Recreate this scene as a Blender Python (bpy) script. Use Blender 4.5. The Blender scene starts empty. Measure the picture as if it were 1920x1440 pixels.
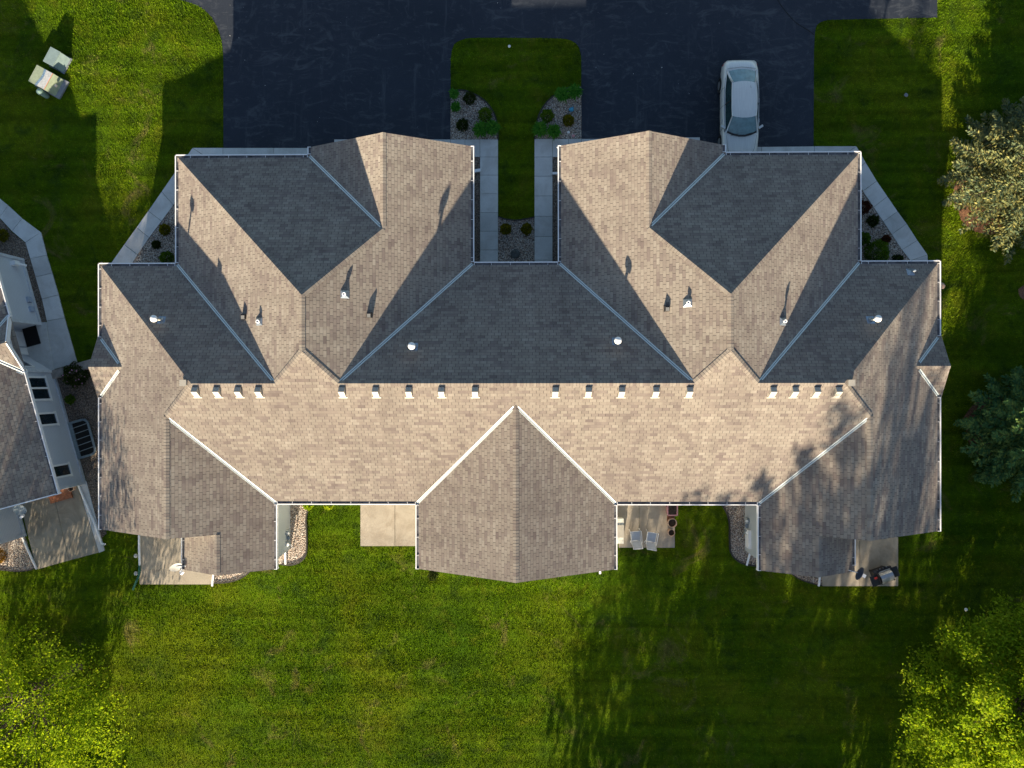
import bpy, math, random
import numpy as np
from mathutils import Vector, Matrix
random.seed(7); rng = np.random.default_rng(7)
S = bpy.context.scene
# ---------------------------------------------------------------- camera (drone, straight down)
F, CX, CY, CZ, TX, TY, YAW = 1332.76, 0.2622, -0.0461, 36.0, 0.0001, -0.0137, 0.0008
def rot(a, ax):
    c, s = math.cos(a), math.sin(a)
    return {'z': np.array([[c, -s, 0], [s, c, 0], [0, 0, 1]]), 'x': np.array([[1, 0, 0], [0, c, -s], [0, s, c]]),
            'y': np.array([[c, 0, s], [0, 1, 0], [-s, 0, c]])}[ax]
RW = rot(TY, 'y') @ rot(TX, 'x') @ rot(YAW, 'z')          # world -> camera
cam = bpy.data.cameras.new('camera'); camo = bpy.data.objects.new('camera', cam); S.collection.objects.link(camo)
cam.sensor_width = 36; cam.lens = F / 1920 * 36; cam.clip_start = 0.5; cam.clip_end = 2000
M = Matrix([list(r) + [0] for r in RW.T.tolist()] + [[0, 0, 0, 1]]); M.translation = Vector((CX, CY, CZ))
camo.matrix_world = M; S.camera = camo
# ---------------------------------------------------------------- light
SUN_EL, SUN_AZ = math.radians(16.0), math.radians(10.0)
w = bpy.data.worlds.new('World'); S.world = w; w.use_nodes = True
nt = w.node_tree; nt.nodes.clear()
sky = nt.nodes.new('ShaderNodeTexSky'); sky.sky_type = 'NISHITA'; sky.sun_disc = False
sky.sun_elevation = SUN_EL; sky.sun_rotation = math.pi + SUN_AZ
bg = nt.nodes.new('ShaderNodeBackground'); bg.inputs[1].default_value = 0.058
wo = nt.nodes.new('ShaderNodeOutputWorld'); hs = nt.nodes.new('ShaderNodeHueSaturation'); hs.inputs['Saturation'].default_value = 1.05; nt.links.new(sky.outputs[0], hs.inputs['Color']); nt.links.new(hs.outputs[0], bg.inputs[0]); nt.links.new(bg.outputs[0], wo.inputs[0])
sl = bpy.data.lights.new('sun', 'SUN'); sl.energy = 5.0; sl.angle = math.radians(0.5); sl.color = (1.0, 0.84, 0.62)
so = bpy.data.objects.new('sun', sl); S.collection.objects.link(so)
SD = Vector((math.sin(SUN_AZ) * math.cos(SUN_EL), math.cos(SUN_AZ) * math.cos(SUN_EL), -math.sin(SUN_EL)))
so.rotation_mode = 'QUATERNION'; so.rotation_quaternion = SD.to_track_quat('-Z', 'Y'); so.location = (0, -40, 30)
S.view_settings.view_transform = 'Standard'; S.view_settings.look = 'None'
S.view_settings.exposure = 1.84; S.view_settings.gamma = 1.0
S.render.engine = 'CYCLES'
S.cycles.max_bounces = 5; S.cycles.diffuse_bounces = 3; S.cycles.transmission_bounces = 3

def at(px, py, h=0.0):                                     # photo point -> world point at height h
    d = RW.T @ np.array([(px - 960) / F, (720 - py) / F, -1.0])
    t = (h - CZ) / d[2]
    return Vector((CX + t * d[0], CY + t * d[1], h))
# ---------------------------------------------------------------- materials
def newmat(name):
    m = bpy.data.materials.new(name); m.use_nodes = True
    n = m.node_tree; n.nodes.clear()
    out = n.nodes.new('ShaderNodeOutputMaterial'); b = n.nodes.new('ShaderNodeBsdfPrincipled')
    n.links.new(b.outputs[0], out.inputs[0])
    return m, n, b, out
class N:
    def __init__(s, n): s.n = n
    def a(s, t, **k):
        x = s.n.nodes.new(t)
        for kk, v in k.items(): setattr(x, kk, v)
        return x
    def put(s, inp, v):
        if hasattr(v, 'is_output') or isinstance(v, bpy.types.NodeSocket): s.n.links.new(v, inp)
        else: inp.default_value = v
    def m(s, op, a, b=0.0, c=None):
        x = s.a('ShaderNodeMath', operation=op); s.put(x.inputs[0], a); s.put(x.inputs[1], b)
        if c is not None: s.put(x.inputs[2], c)
        return x.outputs[0]
    def noise(s, vec, scale, detail=4, rough=.6, dist=0.0, dims='3D'):
        x = s.a('ShaderNodeTexNoise', noise_dimensions=dims)
        if vec is not None: s.n.links.new(vec, x.inputs['Vector'])
        x.inputs['Scale'].default_value = scale; x.inputs['Detail'].default_value = detail
        x.inputs['Roughness'].default_value = rough; x.inputs['Distortion'].default_value = dist
        return x.outputs[0]
    def ramp(s, f, stops, interp='LINEAR'):
        x = s.a('ShaderNodeValToRGB'); x.color_ramp.interpolation = interp
        e = x.color_ramp.elements
        while len(e) < len(stops): e.new(.5)
        for i, (p, c) in enumerate(stops):
            e[i].position = p; e[i].color = (c[0], c[1], c[2], 1) if not isinstance(c, (int, float)) else (c, c, c, 1)
        s.n.links.new(f, x.inputs[0]); return x.outputs[0]
    def mix(s, f, a, b, mode='MIX'):
        x = s.a('ShaderNodeMix', data_type='RGBA', blend_type=mode)
        s.put(x.inputs[0], f)
        for i, v in ((6, a), (7, b)):
            if isinstance(v, tuple): x.inputs[i].default_value = (*v[:3], 1)
            else: s.n.links.new(v, x.inputs[i])
        return x.outputs[2]
    def bump(s, h, strength=.5, dist=.02):
        x = s.a('ShaderNodeBump'); x.inputs['Strength'].default_value = strength; x.inputs['Distance'].default_value = dist
        s.n.links.new(h, x.inputs['Height']); return x.outputs[0]
    def pos(s): return s.a('ShaderNodeNewGeometry').outputs['Position']
    def maprange(s, v, a, b, c=0., d=1.):
        x = s.a('ShaderNodeMapRange'); s.put(x.inputs[0], v)
        for i, q in enumerate((a, b, c, d)): x.inputs[i + 1].default_value = q
        return x.outputs[0]
    def scaled(s, v, sc):
        x = s.a('ShaderNodeMapping'); s.n.links.new(v, x.inputs[0]); x.inputs['Scale'].default_value = sc; return x.outputs[0]

def plain(name, col, rough=.6, metal=0., var=.08, nscale=6., bump=0., spec=.4, trans=0.):
    m, n, b, o = newmat(name); q = N(n)
    f = q.noise(q.pos(), nscale, 5)
    dark = tuple(max(0, c * (1 - var * 2)) for c in col); light = tuple(min(1, c * (1 + var)) for c in col)
    n.links.new(q.ramp(f, [(.3, dark), (.7, light)]), b.inputs['Base Color'])
    b.inputs['Roughness'].default_value = rough; b.inputs['Metallic'].default_value = metal
    b.inputs['Specular IOR Level'].default_value = spec
    if bump: n.links.new(q.bump(q.noise(q.pos(), nscale * 8, 3), bump, .01), b.inputs['Normal'])
    return m

def shingle(name, pal, tabw=.305, exp=.142, tint=1.0):
    m, n, b, o = newmat(name); q = N(n)
    uv = q.a('ShaderNodeUVMap').outputs[0]
    sep = q.a('ShaderNodeSeparateXYZ'); n.links.new(uv, sep.inputs[0])
    u, v = sep.outputs[0], sep.outputs[1]
    vr = q.m('DIVIDE', v, exp); row = q.m('FLOOR', vr); fr = q.m('FRACT', vr)
    wn = q.a('ShaderNodeTexWhiteNoise', noise_dimensions='1D'); n.links.new(row, wn.inputs['W'])
    ush = q.m('ADD', q.m('DIVIDE', u, tabw), q.m('ADD', q.m('MULTIPLY', row, .5), q.m('MULTIPLY', wn.outputs[0], .22)))
    col = q.m('FLOOR', ush); fc = q.m('FRACT', ush)
    cmb = q.a('ShaderNodeCombineXYZ'); n.links.new(col, cmb.inputs[0]); n.links.new(row, cmb.inputs[1])
    w1 = q.a('ShaderNodeTexWhiteNoise', noise_dimensions='2D'); n.links.new(cmb.outputs[0], w1.inputs['Vector'])
    cm2 = q.a('ShaderNodeCombineXYZ'); n.links.new(q.m('FLOOR', q.m('DIVIDE', q.m('ADD', col, q.m('MULTIPLY', wn.outputs[0], 7)), 2.6)), cm2.inputs[0]); n.links.new(row, cm2.inputs[1])
    w2 = q.a('ShaderNodeTexWhiteNoise', noise_dimensions='2D'); n.links.new(cm2.outputs[0], w2.inputs['Vector'])
    cl = q.noise(q.scaled(cmb.outputs[0], (.42, .42, 1)), 1.0, 2, .5, dims='2D')
    t = q.m('ADD', q.m('ADD', q.m('MULTIPLY', w1.outputs[0], .42), q.m('MULTIPLY', w2.outputs[0], .20)), q.m('MULTIPLY', q.maprange(cl, .28, .72), .38))
    base = q.ramp(t, pal)
    big = q.noise(q.pos(), .35, 4, .6)
    base = q.mix(q.maprange(big, .35, .7, 0, .32), base, (pal[0][1][0] * .8, pal[0][1][1] * .78, pal[0][1][2] * .78))
    gran = q.noise(uv, 60, 2, .7)
    base = q.mix(1.0, base, q.ramp(gran, [(.3, .82), (.7, 1.12)]), 'MULTIPLY')
    # streaks of weathering running down the slope
    st = q.noise(q.scaled(uv, (2.2, .25, 1)), 1.0, 4, .65)
    base = q.mix(1.0, base, q.ramp(st, [(.35, .88), (.65, 1.05)]), 'MULTIPLY')
    j = q.m('MULTIPLY', q.m('LESS_THAN', fc, .085), q.m('GREATER_THAN', w1.outputs[0], .18))
    e = q.m('LESS_THAN', fr, .11)  # butt line: black asphalt edge and its shadow, both put into the colour
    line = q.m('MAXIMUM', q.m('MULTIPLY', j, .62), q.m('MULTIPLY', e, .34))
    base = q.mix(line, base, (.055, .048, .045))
    n.links.new(base, b.inputs['Base Color'])
    b.inputs['Roughness'].default_value = .95; b.inputs['Specular IOR Level'].default_value = .15
    b.inputs['Diffuse Roughness'].default_value = 1.0
    h = q.m('ADD', q.m('MULTIPLY', q.m('SUBTRACT', 1.0, fr), .7), q.m('MULTIPLY', w1.outputs[0], .35))
    h = q.m('SUBTRACT', h, q.m('MULTIPLY', q.m('MAXIMUM', j, e), .6))
    h = q.m('ADD', h, q.m('MULTIPLY', gran, .35))
    n.links.new(q.bump(h, .8, .008), b.inputs['Normal'])
    return m
K = 1.03
def kc(*c): return tuple(K * x for x in c)
PAL = [(.08, kc(.205, .167, .152)), (.28, kc(.265, .223, .196)), (.45, kc(.316, .273, .230)), (.68, kc(.356, .315, .264)), (.92, kc(.395, .354, .300))]
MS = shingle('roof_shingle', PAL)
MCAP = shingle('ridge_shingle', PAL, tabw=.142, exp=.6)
MWHITE = plain('white_metal', (.80, .80, .80), .45, var=.03)
MFLASH = plain('flashing_metal', (.55, .61, .60), .45, metal=.1, var=.05, spec=.5)
MGUT = plain('gutter_trough', (.10, .10, .11), .7, var=.4, nscale=4)  # dark colour stands for wet leaves and the shade inside the gutter
MGALV = plain('galvanised', (.27, .32, .38), .32, metal=.6, var=.12, nscale=20)
MCREAM = plain('cream_metal', (.35, .33, .285), .5, var=.04)
MBLACK = plain('black_plastic', (.02, .02, .022), .5)
MPVC = plain('pvc_cream', (.70, .66, .54), .45)
MCAPW = plain('white_plastic', (.82, .82, .80), .4, var=.02)
MDARK = plain('dark_gap', (.012, .011, .01), .9)
MSOIL = plain('soil', (.05, .035, .025), .95, var=.4, bump=.5)
MWOOD = plain('red_wood', (.30, .12, .06), .7, var=.25, nscale=9)
MTERRA = plain('terracotta', (.50, .24, .15), .7, var=.1)
MTERRAP = plain('pale_terracotta', (.60, .40, .28), .7, var=.1)
MPINK = plain('pink_clay', (.55, .27, .27), .7)
MSTEEL = plain('stainless_lid', (.42, .44, .47), .38, metal=.75, var=.08, nscale=14)
MBARK = plain('bark', (.11, .08, .055), .9, var=.3, nscale=10, bump=.6)
MGREENM = plain('green_enamel', (.20, .30, .26), .42, var=.08)
MGREENL = plain('olive_enamel', (.26, .31, .22), .45, var=.12)
MTEAL = plain('teal_enamel', (.20, .27, .27), .4, var=.08)
MPAD = plain('pad_grey', (.20, .22, .25), .8)
MPATCHW = plain('patch_white', (.42, .44, .45), .5, var=.12, nscale=12)
MPATCHB = plain('patch_blue', (.16, .25, .36), .5, var=.3, nscale=14)
MORANGE = plain('orange_line', (.70, .22, .10), .5)
MBLUEG = plain('blue_glaze', (.05, .35, .55), .3, var=.3, nscale=30)
MGRN = plain('green_hose', (.02, .10, .07), .5)
MROCK = plain('boulder', (.10, .11, .105), .9, var=.3, bump=.6)
MRED = plain('tail_red', (.35, .03, .02), .25)
MAMBER = plain('lamp_clear', (.55, .56, .52), .15)
MTYRE = plain('tyre', (.02, .02, .02), .85)
MPLANTER = plain('white_tile', (.58, .58, .52), .6, var=.15, nscale=8)
MSLING = plain('sling_fabric', (.42, .46, .52), .8, var=.05)
MEDGE = plain('edging', (.035, .032, .03), .8)
MEDGEC = plain('edging_pale', (.30, .27, .24), .8, var=.2)
MMAT = plain('door_mat', (.008, .007, .007), .95)
MRUST = plain('pine_duff', (.20, .10, .055), .95, var=.4, nscale=14, bump=.7)

def siding(name, col):
    m, n, b, o = newmat(name); q = N(n)
    sep = q.a('ShaderNodeSeparateXYZ'); n.links.new(q.pos(), sep.inputs[0])
    fr = q.m('FRACT', q.m('DIVIDE', sep.outputs[2], .105))
    base = q.ramp(q.noise(q.pos(), 1.2, 4), [(.3, tuple(c * .93 for c in col)), (.7, col)])
    base = q.mix(q.m('MULTIPLY', q.m('LESS_THAN', fr, .12), .45), base, tuple(c * .45 for c in col))
    n.links.new(base, b.inputs['Base Color']); b.inputs['Roughness'].default_value = .6
    n.links.new(q.bump(q.m('SUBTRACT', 1.0, fr), .6, .012), b.inputs['Normal'])
    return m
MSIDE = siding('grey_siding', (.55, .585, .64)); MSIDE2 = siding('pale_siding', (.52, .55, .55))

def concrete(name, col, stain=.25):
    m, n, b, o = newmat(name); q = N(n); p = q.pos()
    base = q.ramp(q.noise(p, .9, 6, .65), [(.3, tuple(c * (1 - stain) for c in col)), (.7, col)])
    base = q.mix(1.0, base, q.ramp(q.noise(p, 45, 3), [(.3, .88), (.7, 1.06)]), 'MULTIPLY')
    base = q.mix(q.maprange(q.noise(p, .85, 6, .7, 1.2), .47, .64, 0, stain * 1.9), base, tuple(c * .55 for c in (col[0], col[1] * .93, col[2] * .86)))
    isl = q.a('ShaderNodeNewGeometry').outputs['Random Per Island']
    base = q.mix(1., base, q.ramp(isl, [(0, .86), (1, 1.08)]), 'MULTIPLY')
    base = q.mix(q.maprange(q.noise(p, .7, 7, .75, 2.0), .49, .515, 0, .0), base, (.05, .05, .05))
    n.links.new(base, b.inputs['Base Color']); b.inputs['Roughness'].default_value = .85
    n.links.new(q.bump(q.noise(p, 60, 3), .25, .005), b.inputs['Normal'])
    return m
MCONC = concrete('walk_concrete', (.60, .605, .59), .20)
MPATIO = concrete('patio_concrete', (.38, .335, .27), .30)
MPATIO2 = concrete('stained_patio_concrete', (.36, .32, .25), .38)

def asphalt():
    m, n, b, o = newmat('sealed_asphalt'); q = N(n); p = q.pos()
    base = q.ramp(q.noise(p, .25, 5, .6), [(.3, (.014, .0195, .031)), (.7, (.023, .030, .044))])
    base = q.mix(1., base, q.ramp(q.noise(p, 40, 3, .8), [(.25, .7), (.75, 1.35)]), 'MULTIPLY')
    # pale scuffs and tyre rubs
    for sc, off, th, amt, dist in (((.9, 2.4, 1), 3.1, .54, .42, 1.6), ((3.4, .45, 1), 9.7, .58, .34, .6), ((1.2, 1.2, 1), 5.1, .57, .40, 2.6)):
        s = q.noise(q.scaled(p, sc), .7, 7, .72, dist)
        base = q.mix(q.maprange(s, th - .01, th + .12, 0, amt * 1.9), base, (.060, .068, .080))
    r1 = q.noise(q.scaled(p, (1.3, 1.3, 1)), .9, 3, .5, 2.2)
    ring = q.m('ABSOLUTE', q.m('SUBTRACT', r1, .5))
    msk = q.maprange(q.noise(p, .33, 2), .5, .62, 0, 1)
    base = q.mix(q.m('MULTIPLY', q.maprange(ring, .0, .006, .30, 0.), msk), base, (.10, .10, .11))
    n.links.new(base, b.inputs['Base Color']); b.inputs['Roughness'].default_value = .8; b.inputs['Specular IOR Level'].default_value = .3
    n.links.new(q.bump(q.noise(p, 80, 2), .4, .004), b.inputs['Normal'])
    return m
MASPH = asphalt()

def gravel(name, cols, sc=17.):
    m, n, b, o = newmat(name); q = N(n); p = q.pos()
    v = q.a('ShaderNodeTexVoronoi'); n.links.new(p, v.inputs['Vector']); v.inputs['Scale'].default_value = sc
    sep = q.a('ShaderNodeSeparateXYZ'); n.links.new(v.outputs['Color'], sep.inputs[0])
    base = q.ramp(sep.outputs[0], [(i / (len(cols) - 1), c) for i, c in enumerate(cols)])
    base = q.mix(q.maprange(v.outputs['Distance'], .35, .75, 0, .85), base, (.03, .024, .02))
    base = q.mix(1., base, q.ramp(q.noise(p, 1.1, 4), [(.3, .8), (.7, 1.1)]), 'MULTIPLY')
    n.links.new(base, b.inputs['Base Color']); b.inputs['Roughness'].default_value = .85
    n.links.new(q.bump(q.m('MULTIPLY', v.outputs['Distance'], -1.), 1.0, .05), b.inputs['Normal'])
    return m
GC = [(.22, .16, .13), (.52, .39, .30), (.44, .40, .36), (.62, .53, .43), (.32, .23, .18), (.68, .63, .56)]
MGRAV = gravel('river_rock', GC)
MGRAVD = gravel('brown_rock', [(.10, .07, .05), (.24, .17, .12), (.18, .15, .12), (.32, .25, .20)])

def grasscol(q, p):
    a = q.noise(p, .16, 5, .6, .4); c = q.noise(p, .8, 5, .65, .5); d = q.noise(p, 3.5, 4, .7)
    base = q.ramp(a, [(.32, (.072, .152, .006)), (.5, (.116, .198, .006)), (.68, (.172, .230, .010))])
    base = q.mix(q.maprange(c, .52, .74, 0, .5), base, (.22, .215, .020))
    base = q.mix(q.maprange(c, .47, .30, 0, .75), base, (.040, .085, .014))
    st = q.noise(q.scaled(p, (.10, 1.9, 1)), 1.0, 3, .5)                       # mower passes run east-west
    base = q.mix(1., base, q.ramp(st, [(.38, .80), (.62, 1.16)]), 'MULTIPLY')
    dead = q.noise(q.scaled(p, (1, 1, 1)), .45, 6, .7, .9)
    base = q.mix(q.maprange(dead, .575, .72, 0, .7), base, (.27, .21, .085))
    base = q.mix(1., base, q.ramp(d, [(.3, .72), (.7, 1.22)]), 'MULTIPLY')
    return base
def grassmat(name, blades):
    m, n, b, o = newmat(name); q = N(n)
    p = q.pos() ; base = grasscol(q, p)
    if blades:
        r = q.a('ShaderNodeNewGeometry').outputs['Random Per Island']
        base = q.mix(1., base, q.ramp(r, [(0, .66), (.5, 1.), (.93, 1.25), (1., 1.6)]), 'MULTIPLY')
        base = q.mix(q.maprange(r, .95, .99, 0, .3), base, (.30, .27, .10))
        n.nodes.remove(b)
        df = q.a('ShaderNodeBsdfDiffuse'); tr = q.a('ShaderNodeBsdfTranslucent'); mx = q.a('ShaderNodeMixShader')
        n.links.new(base, df.inputs[0]); n.links.new(q.mix(1., base, (1.2, 1.15, .5), 'MULTIPLY'), tr.inputs[0]); mx.inputs[0].default_value = .35
        n.links.new(df.outputs[0], mx.inputs[1]); n.links.new(tr.outputs[0], mx.inputs[2]); n.links.new(mx.outputs[0], o.inputs[0])
    else:
        base = q.mix(1., base, (.62, .62, .62), 'MULTIPLY')
        n.links.new(base, b.inputs['Base Color']); b.inputs['Roughness'].default_value = 1.; b.inputs['Specular IOR Level'].default_value = .05
        n.links.new(q.bump(q.noise(p, 22, 4, .8), 1., .06), b.inputs['Normal'])
    return m
MGROUND = grassmat('lawn_thatch', False); MBLADE = grassmat('grass_blade', True)

def leafmat(name, cols, trans=.4, tcol=(1.3, 1.2, .4)):
    m, n, b, o = newmat(name); q = N(n)
    r = q.a('ShaderNodeNewGeometry').outputs['Random Per Island']
    f = q.m('ADD', q.m('MULTIPLY', r, .5), q.m('MULTIPLY', q.noise(q.pos(), .9, 3), .55))
    base = q.ramp(f, [(i / (len(cols) - 1) * .7 + .15, c) for i, c in enumerate(cols)])
    n.nodes.remove(b)
    df = q.a('ShaderNodeBsdfDiffuse'); tr = q.a('ShaderNodeBsdfTranslucent'); mx = q.a('ShaderNodeMixShader')
    n.links.new(base, df.inputs[0]); n.links.new(q.mix(1., base, tcol, 'MULTIPLY'), tr.inputs[0]); mx.inputs[0].default_value = trans
    n.links.new(df.outputs[0], mx.inputs[1]); n.links.new(tr.outputs[0], mx.inputs[2]); n.links.new(mx.outputs[0], o.inputs[0])
    return m
MLEAF = leafmat('lime_leaf', [(.09, .18, .010), (.16, .26, .012), (.23, .33, .020), (.30, .36, .030)], .5)
MLEAFG = leafmat('green_leaf', [(.04, .10, .008), (.08, .15, .01), (.15, .22, .015), (.28, .28, .02)], .45)
MSPRUCE = leafmat('blue_spruce_needle', [(.055, .09, .055), (.11, .15, .085), (.21, .22, .085), (.32, .28, .09)], .15)
MPINE = leafmat('dark_pine_needle', [(.03, .10, .05), (.07, .16, .06), (.14, .23, .065), (.24, .30, .07)], .15)
MBUSH = leafmat('shrub_leaf', [(.025, .07, .008), (.07, .14, .012), (.14, .21, .02)], .3)
MBUSHD = leafmat('dark_shrub_leaf', [(.012, .025, .008), (.03, .05, .012), (.06, .07, .02)], .2)
MBUSHR = leafmat('red_shrub_leaf', [(.03, .012, .010), (.07, .022, .018), (.10, .05, .02)], .2)
MBUSHY = leafmat('golden_shrub_leaf', [(.05, .06, .006), (.13, .13, .008), (.24, .20, .012)], .3)
MLILY = leafmat('daylily_leaf', [(.02, .10, .012), (.05, .19, .02), (.11, .28, .03)], .35)
MBRN = leafmat('rusty_shrub_leaf', [(.08, .05, .01), (.2, .11, .02), (.3, .18, .03)], .3)
MPETAL = plain('pink_petal', (.55, .25, .40), .6)

def glassmat(name, col, rough=.06):
    m, n, b, o = newmat(name); q = N(n)
    f = q.noise(q.pos(), 3.5, 4)
    n.links.new(q.ramp(f, [(.3, tuple(c * .6 for c in col)), (.7, col)]), b.inputs['Base Color'])
    b.inputs['Roughness'].default_value = rough; b.inputs['Specular IOR Level'].default_value = .8
    return m
MGLASS = glassmat('window_glass', (.012, .025, .035)); MCARGL2 = glassmat('windscreen_glass', (.13, .25, .27), .05); MCARGL = glassmat('car_glass', (.02, .05, .055), .04)  # windscreen and rear glass: sky reflection put into the teal base colour
m, n, b, o = newmat('silver_paint'); q = N(n)
n.links.new(q.ramp(q.noise(q.scaled(q.pos(), (9, .8, 1)), 2., 4), [(.3, (.60, .60, .58)), (.7, (.70, .695, .665))]), b.inputs['Base Color'])
b.inputs['Metallic'].default_value = .2; b.inputs['Roughness'].default_value = .38; b.inputs['Coat Weight'].default_value = .4; MCAR = m

# ---------------------------------------------------------------- object helpers
COL = S.collection
def link(name, me, parent=None):
    o = bpy.data.objects.new(name, me); COL.objects.link(o)
    if parent is not None: o.parent = parent
    return o
def tag(o, label=None, cat=None, group=None, kind=None):
    if label: o['label'] = label
    if cat: o['category'] = cat
    if group: o['group'] = group
    if kind: o['kind'] = kind
    return o
def thing(name, label, cat, loc=(0, 0, 0), rz=0., group=None):
    o = bpy.data.objects.new(name, None); COL.objects.link(o); o.location = loc; o.rotation_euler = (0, 0, rz)
    o.empty_display_size = .2
    return tag(o, label, cat, group)
class MB:
    def __init__(s): s.v = []; s.f = []; s.mi = []; s.uv = {}; s.smooth = False
    def poly(s, pts, mi=0, uv=None):
        k = len(s.v); s.v += [tuple(p) for p in pts]; s.f.append(tuple(range(k, k + len(pts)))); s.mi.append(mi)
        if uv: s.uv[len(s.f) - 1] = uv
    def box(s, c, d, rz=0., mi=0, taper=1., bev=0.):
        cx, cy, cz = c; x, y, z = d[0] / 2, d[1] / 2, d[2] / 2; k = len(s.v); cc, ss = math.cos(rz), math.sin(rz)
        def ring(zz, t): return [(cx + cc * a * t - ss * bb * t, cy + ss * a * t + cc * bb * t, cz + zz) for a, bb in ((-x, -y), (x, -y), (x, y), (-x, y))]
        if bev:
            rings = [ring(-z, 1), ring(z - bev, taper), ring(z, taper * (1 - bev / min(x, y)))]
        else: rings = [ring(-z, 1), ring(z, taper)]
        for r in rings: s.v += r
        s.f.append((k + 3, k + 2, k + 1, k)); s.mi.append(mi)
        for i in range(len(rings) - 1):
            for j in range(4):
                s.f.append((k + 4 * i + j, k + 4 * i + (j + 1) % 4, k + 4 * i + 4 + (j + 1) % 4, k + 4 * i + 4 + j)); s.mi.append(mi)
        e = k + 4 * (len(rings) - 1); s.f.append((e, e + 1, e + 2, e + 3)); s.mi.append(mi)
    def beam(s, a, b, w_, h_, mi=0, up=Vector((0, 0, 1))):
        a, b = Vector(a), Vector(b); d = (b - a).normalized(); sd = d.cross(up)
        if sd.length < 1e-4: sd = d.cross(Vector((0, 1, 0)))
        sd.normalize(); u = sd.cross(d).normalized(); k = len(s.v)
        for p in (a, b):
            for x, y in ((-1, -1), (1, -1), (1, 1), (-1, 1)): s.v.append(tuple(p + sd * x * w_ / 2 + u * y * h_ / 2))
        for f in ((0, 1, 2, 3), (7, 6, 5, 4), (0, 4, 5, 1), (1, 5, 6, 2), (2, 6, 7, 3), (3, 7, 4, 0)):
            s.f.append(tuple(k + i for i in f)); s.mi.append(mi)
    def tube(s, pts, rad, n=10, mi=0, cap=True):
        pts = [Vector(p) for p in pts]
        if not isinstance(rad, (list, tuple)): rad = [rad] * len(pts)
        k = len(s.v)
        for i, p in enumerate(pts):
            d = (pts[min(i + 1, len(pts) - 1)] - pts[max(i - 1, 0)]).normalized()
            sd = d.cross(Vector((0, 0, 1)))
            if sd.length < 1e-3: sd = Vector((1, 0, 0))
            sd.normalize(); u = sd.cross(d)
            for j in range(n):
                a = 2 * math.pi * j / n; s.v.append(tuple(p + (sd * math.cos(a) + u * math.sin(a)) * rad[i]))
        for i in range(len(pts) - 1):
            for j in range(n):
                s.f.append((k + i * n + j, k + i * n + (j + 1) % n, k + (i + 1) * n + (j + 1) % n, k + (i + 1) * n + j)); s.mi.append(mi)
        if cap:
            s.f.append(tuple(k + j for j in range(n))); s.mi.append(mi)
            e = k + (len(pts) - 1) * n; s.f.append(tuple(e + n - 1 - j for j in range(n))); s.mi.append(mi)
    def lathe(s, c, prof, n=20, mi=0):                          # prof: (r, z)
        k = len(s.v)
        for r, z in prof:
            for j in range(n):
                a = 2 * math.pi * j / n; s.v.append((c[0] + r * math.cos(a), c[1] + r * math.sin(a), c[2] + z))
        for i in range(len(prof) - 1):
            for j in range(n):
                s.f.append((k + i * n + j, k + i * n + (j + 1) % n, k + (i + 1) * n + (j + 1) % n, k + (i + 1) * n + j)); s.mi.append(mi)
    def prism(s, pts, z0, z1, mi=0, mt=None):
        k = len(s.v); nn = len(pts)
        s.v += [(p[0], p[1], z0) for p in pts] + [(p[0], p[1], z1) for p in pts]
        s.f.append(tuple(k + nn + i for i in range(nn))); s.mi.append(mi if mt is None else mt)
        s.f.append(tuple(k + nn - 1 - i for i in range(nn))); s.mi.append(mi)
        for i in range(nn):
            j = (i + 1) % nn; s.f.append((k + i, k + j, k + nn + j, k + nn + i)); s.mi.append(mi)
    def build(s, name, mats, parent=None, smooth=False):
        me = bpy.data.meshes.new(name); me.from_pydata(s.v, [], s.f)
        for mm in (mats if isinstance(mats, (list, tuple)) else [mats]): me.materials.append(mm)
        me.polygons.foreach_set('material_index', s.mi)
        if s.uv:
            uvl = me.uv_layers.new(name='UVMap')
            for fi, uv in s.uv.items():
                p = me.polygons[fi]
                for li, t in zip(p.loop_indices, uv): uvl.data[li].uv = t
        if smooth: me.polygons.foreach_set('use_smooth', [True] * len(me.polygons))
        me.update()
        return link(name, me, parent)
def area(p): return sum(p[i][0] * p[(i + 1) % len(p)][1] - p[(i + 1) % len(p)][0] * p[i][1] for i in range(len(p))) / 2
def ccw(p): return p if area(p) > 0 else p[::-1]
def flat(name, pts, z0, z1, mat, parent=None):
    mb = MB(); mb.prism(ccw(pts), z0, z1); return mb.build(name, mat, parent)
def P(*l): return [at(x, y)[:2] for x, y in l]
def smoothcurve(pts, n=6):                                      # Catmull-Rom through the points
    out = []
    for i in range(len(pts) - 1):
        p0, p1, p2, p3 = pts[max(i - 1, 0)], pts[i], pts[i + 1], pts[min(i + 2, len(pts) - 1)]
        for k in range(n):
            t = k / n
            out.append(tuple(.5 * (2 * b + (c - a) * t + (2 * a - 5 * b + 4 * c - d) * t * t + (3 * b - a - 3 * c + d) * t ** 3) for a, b, c, d in zip(p0, p1, p2, p3)))
    out.append(tuple(pts[-1])); return out
exec_order = []
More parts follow.
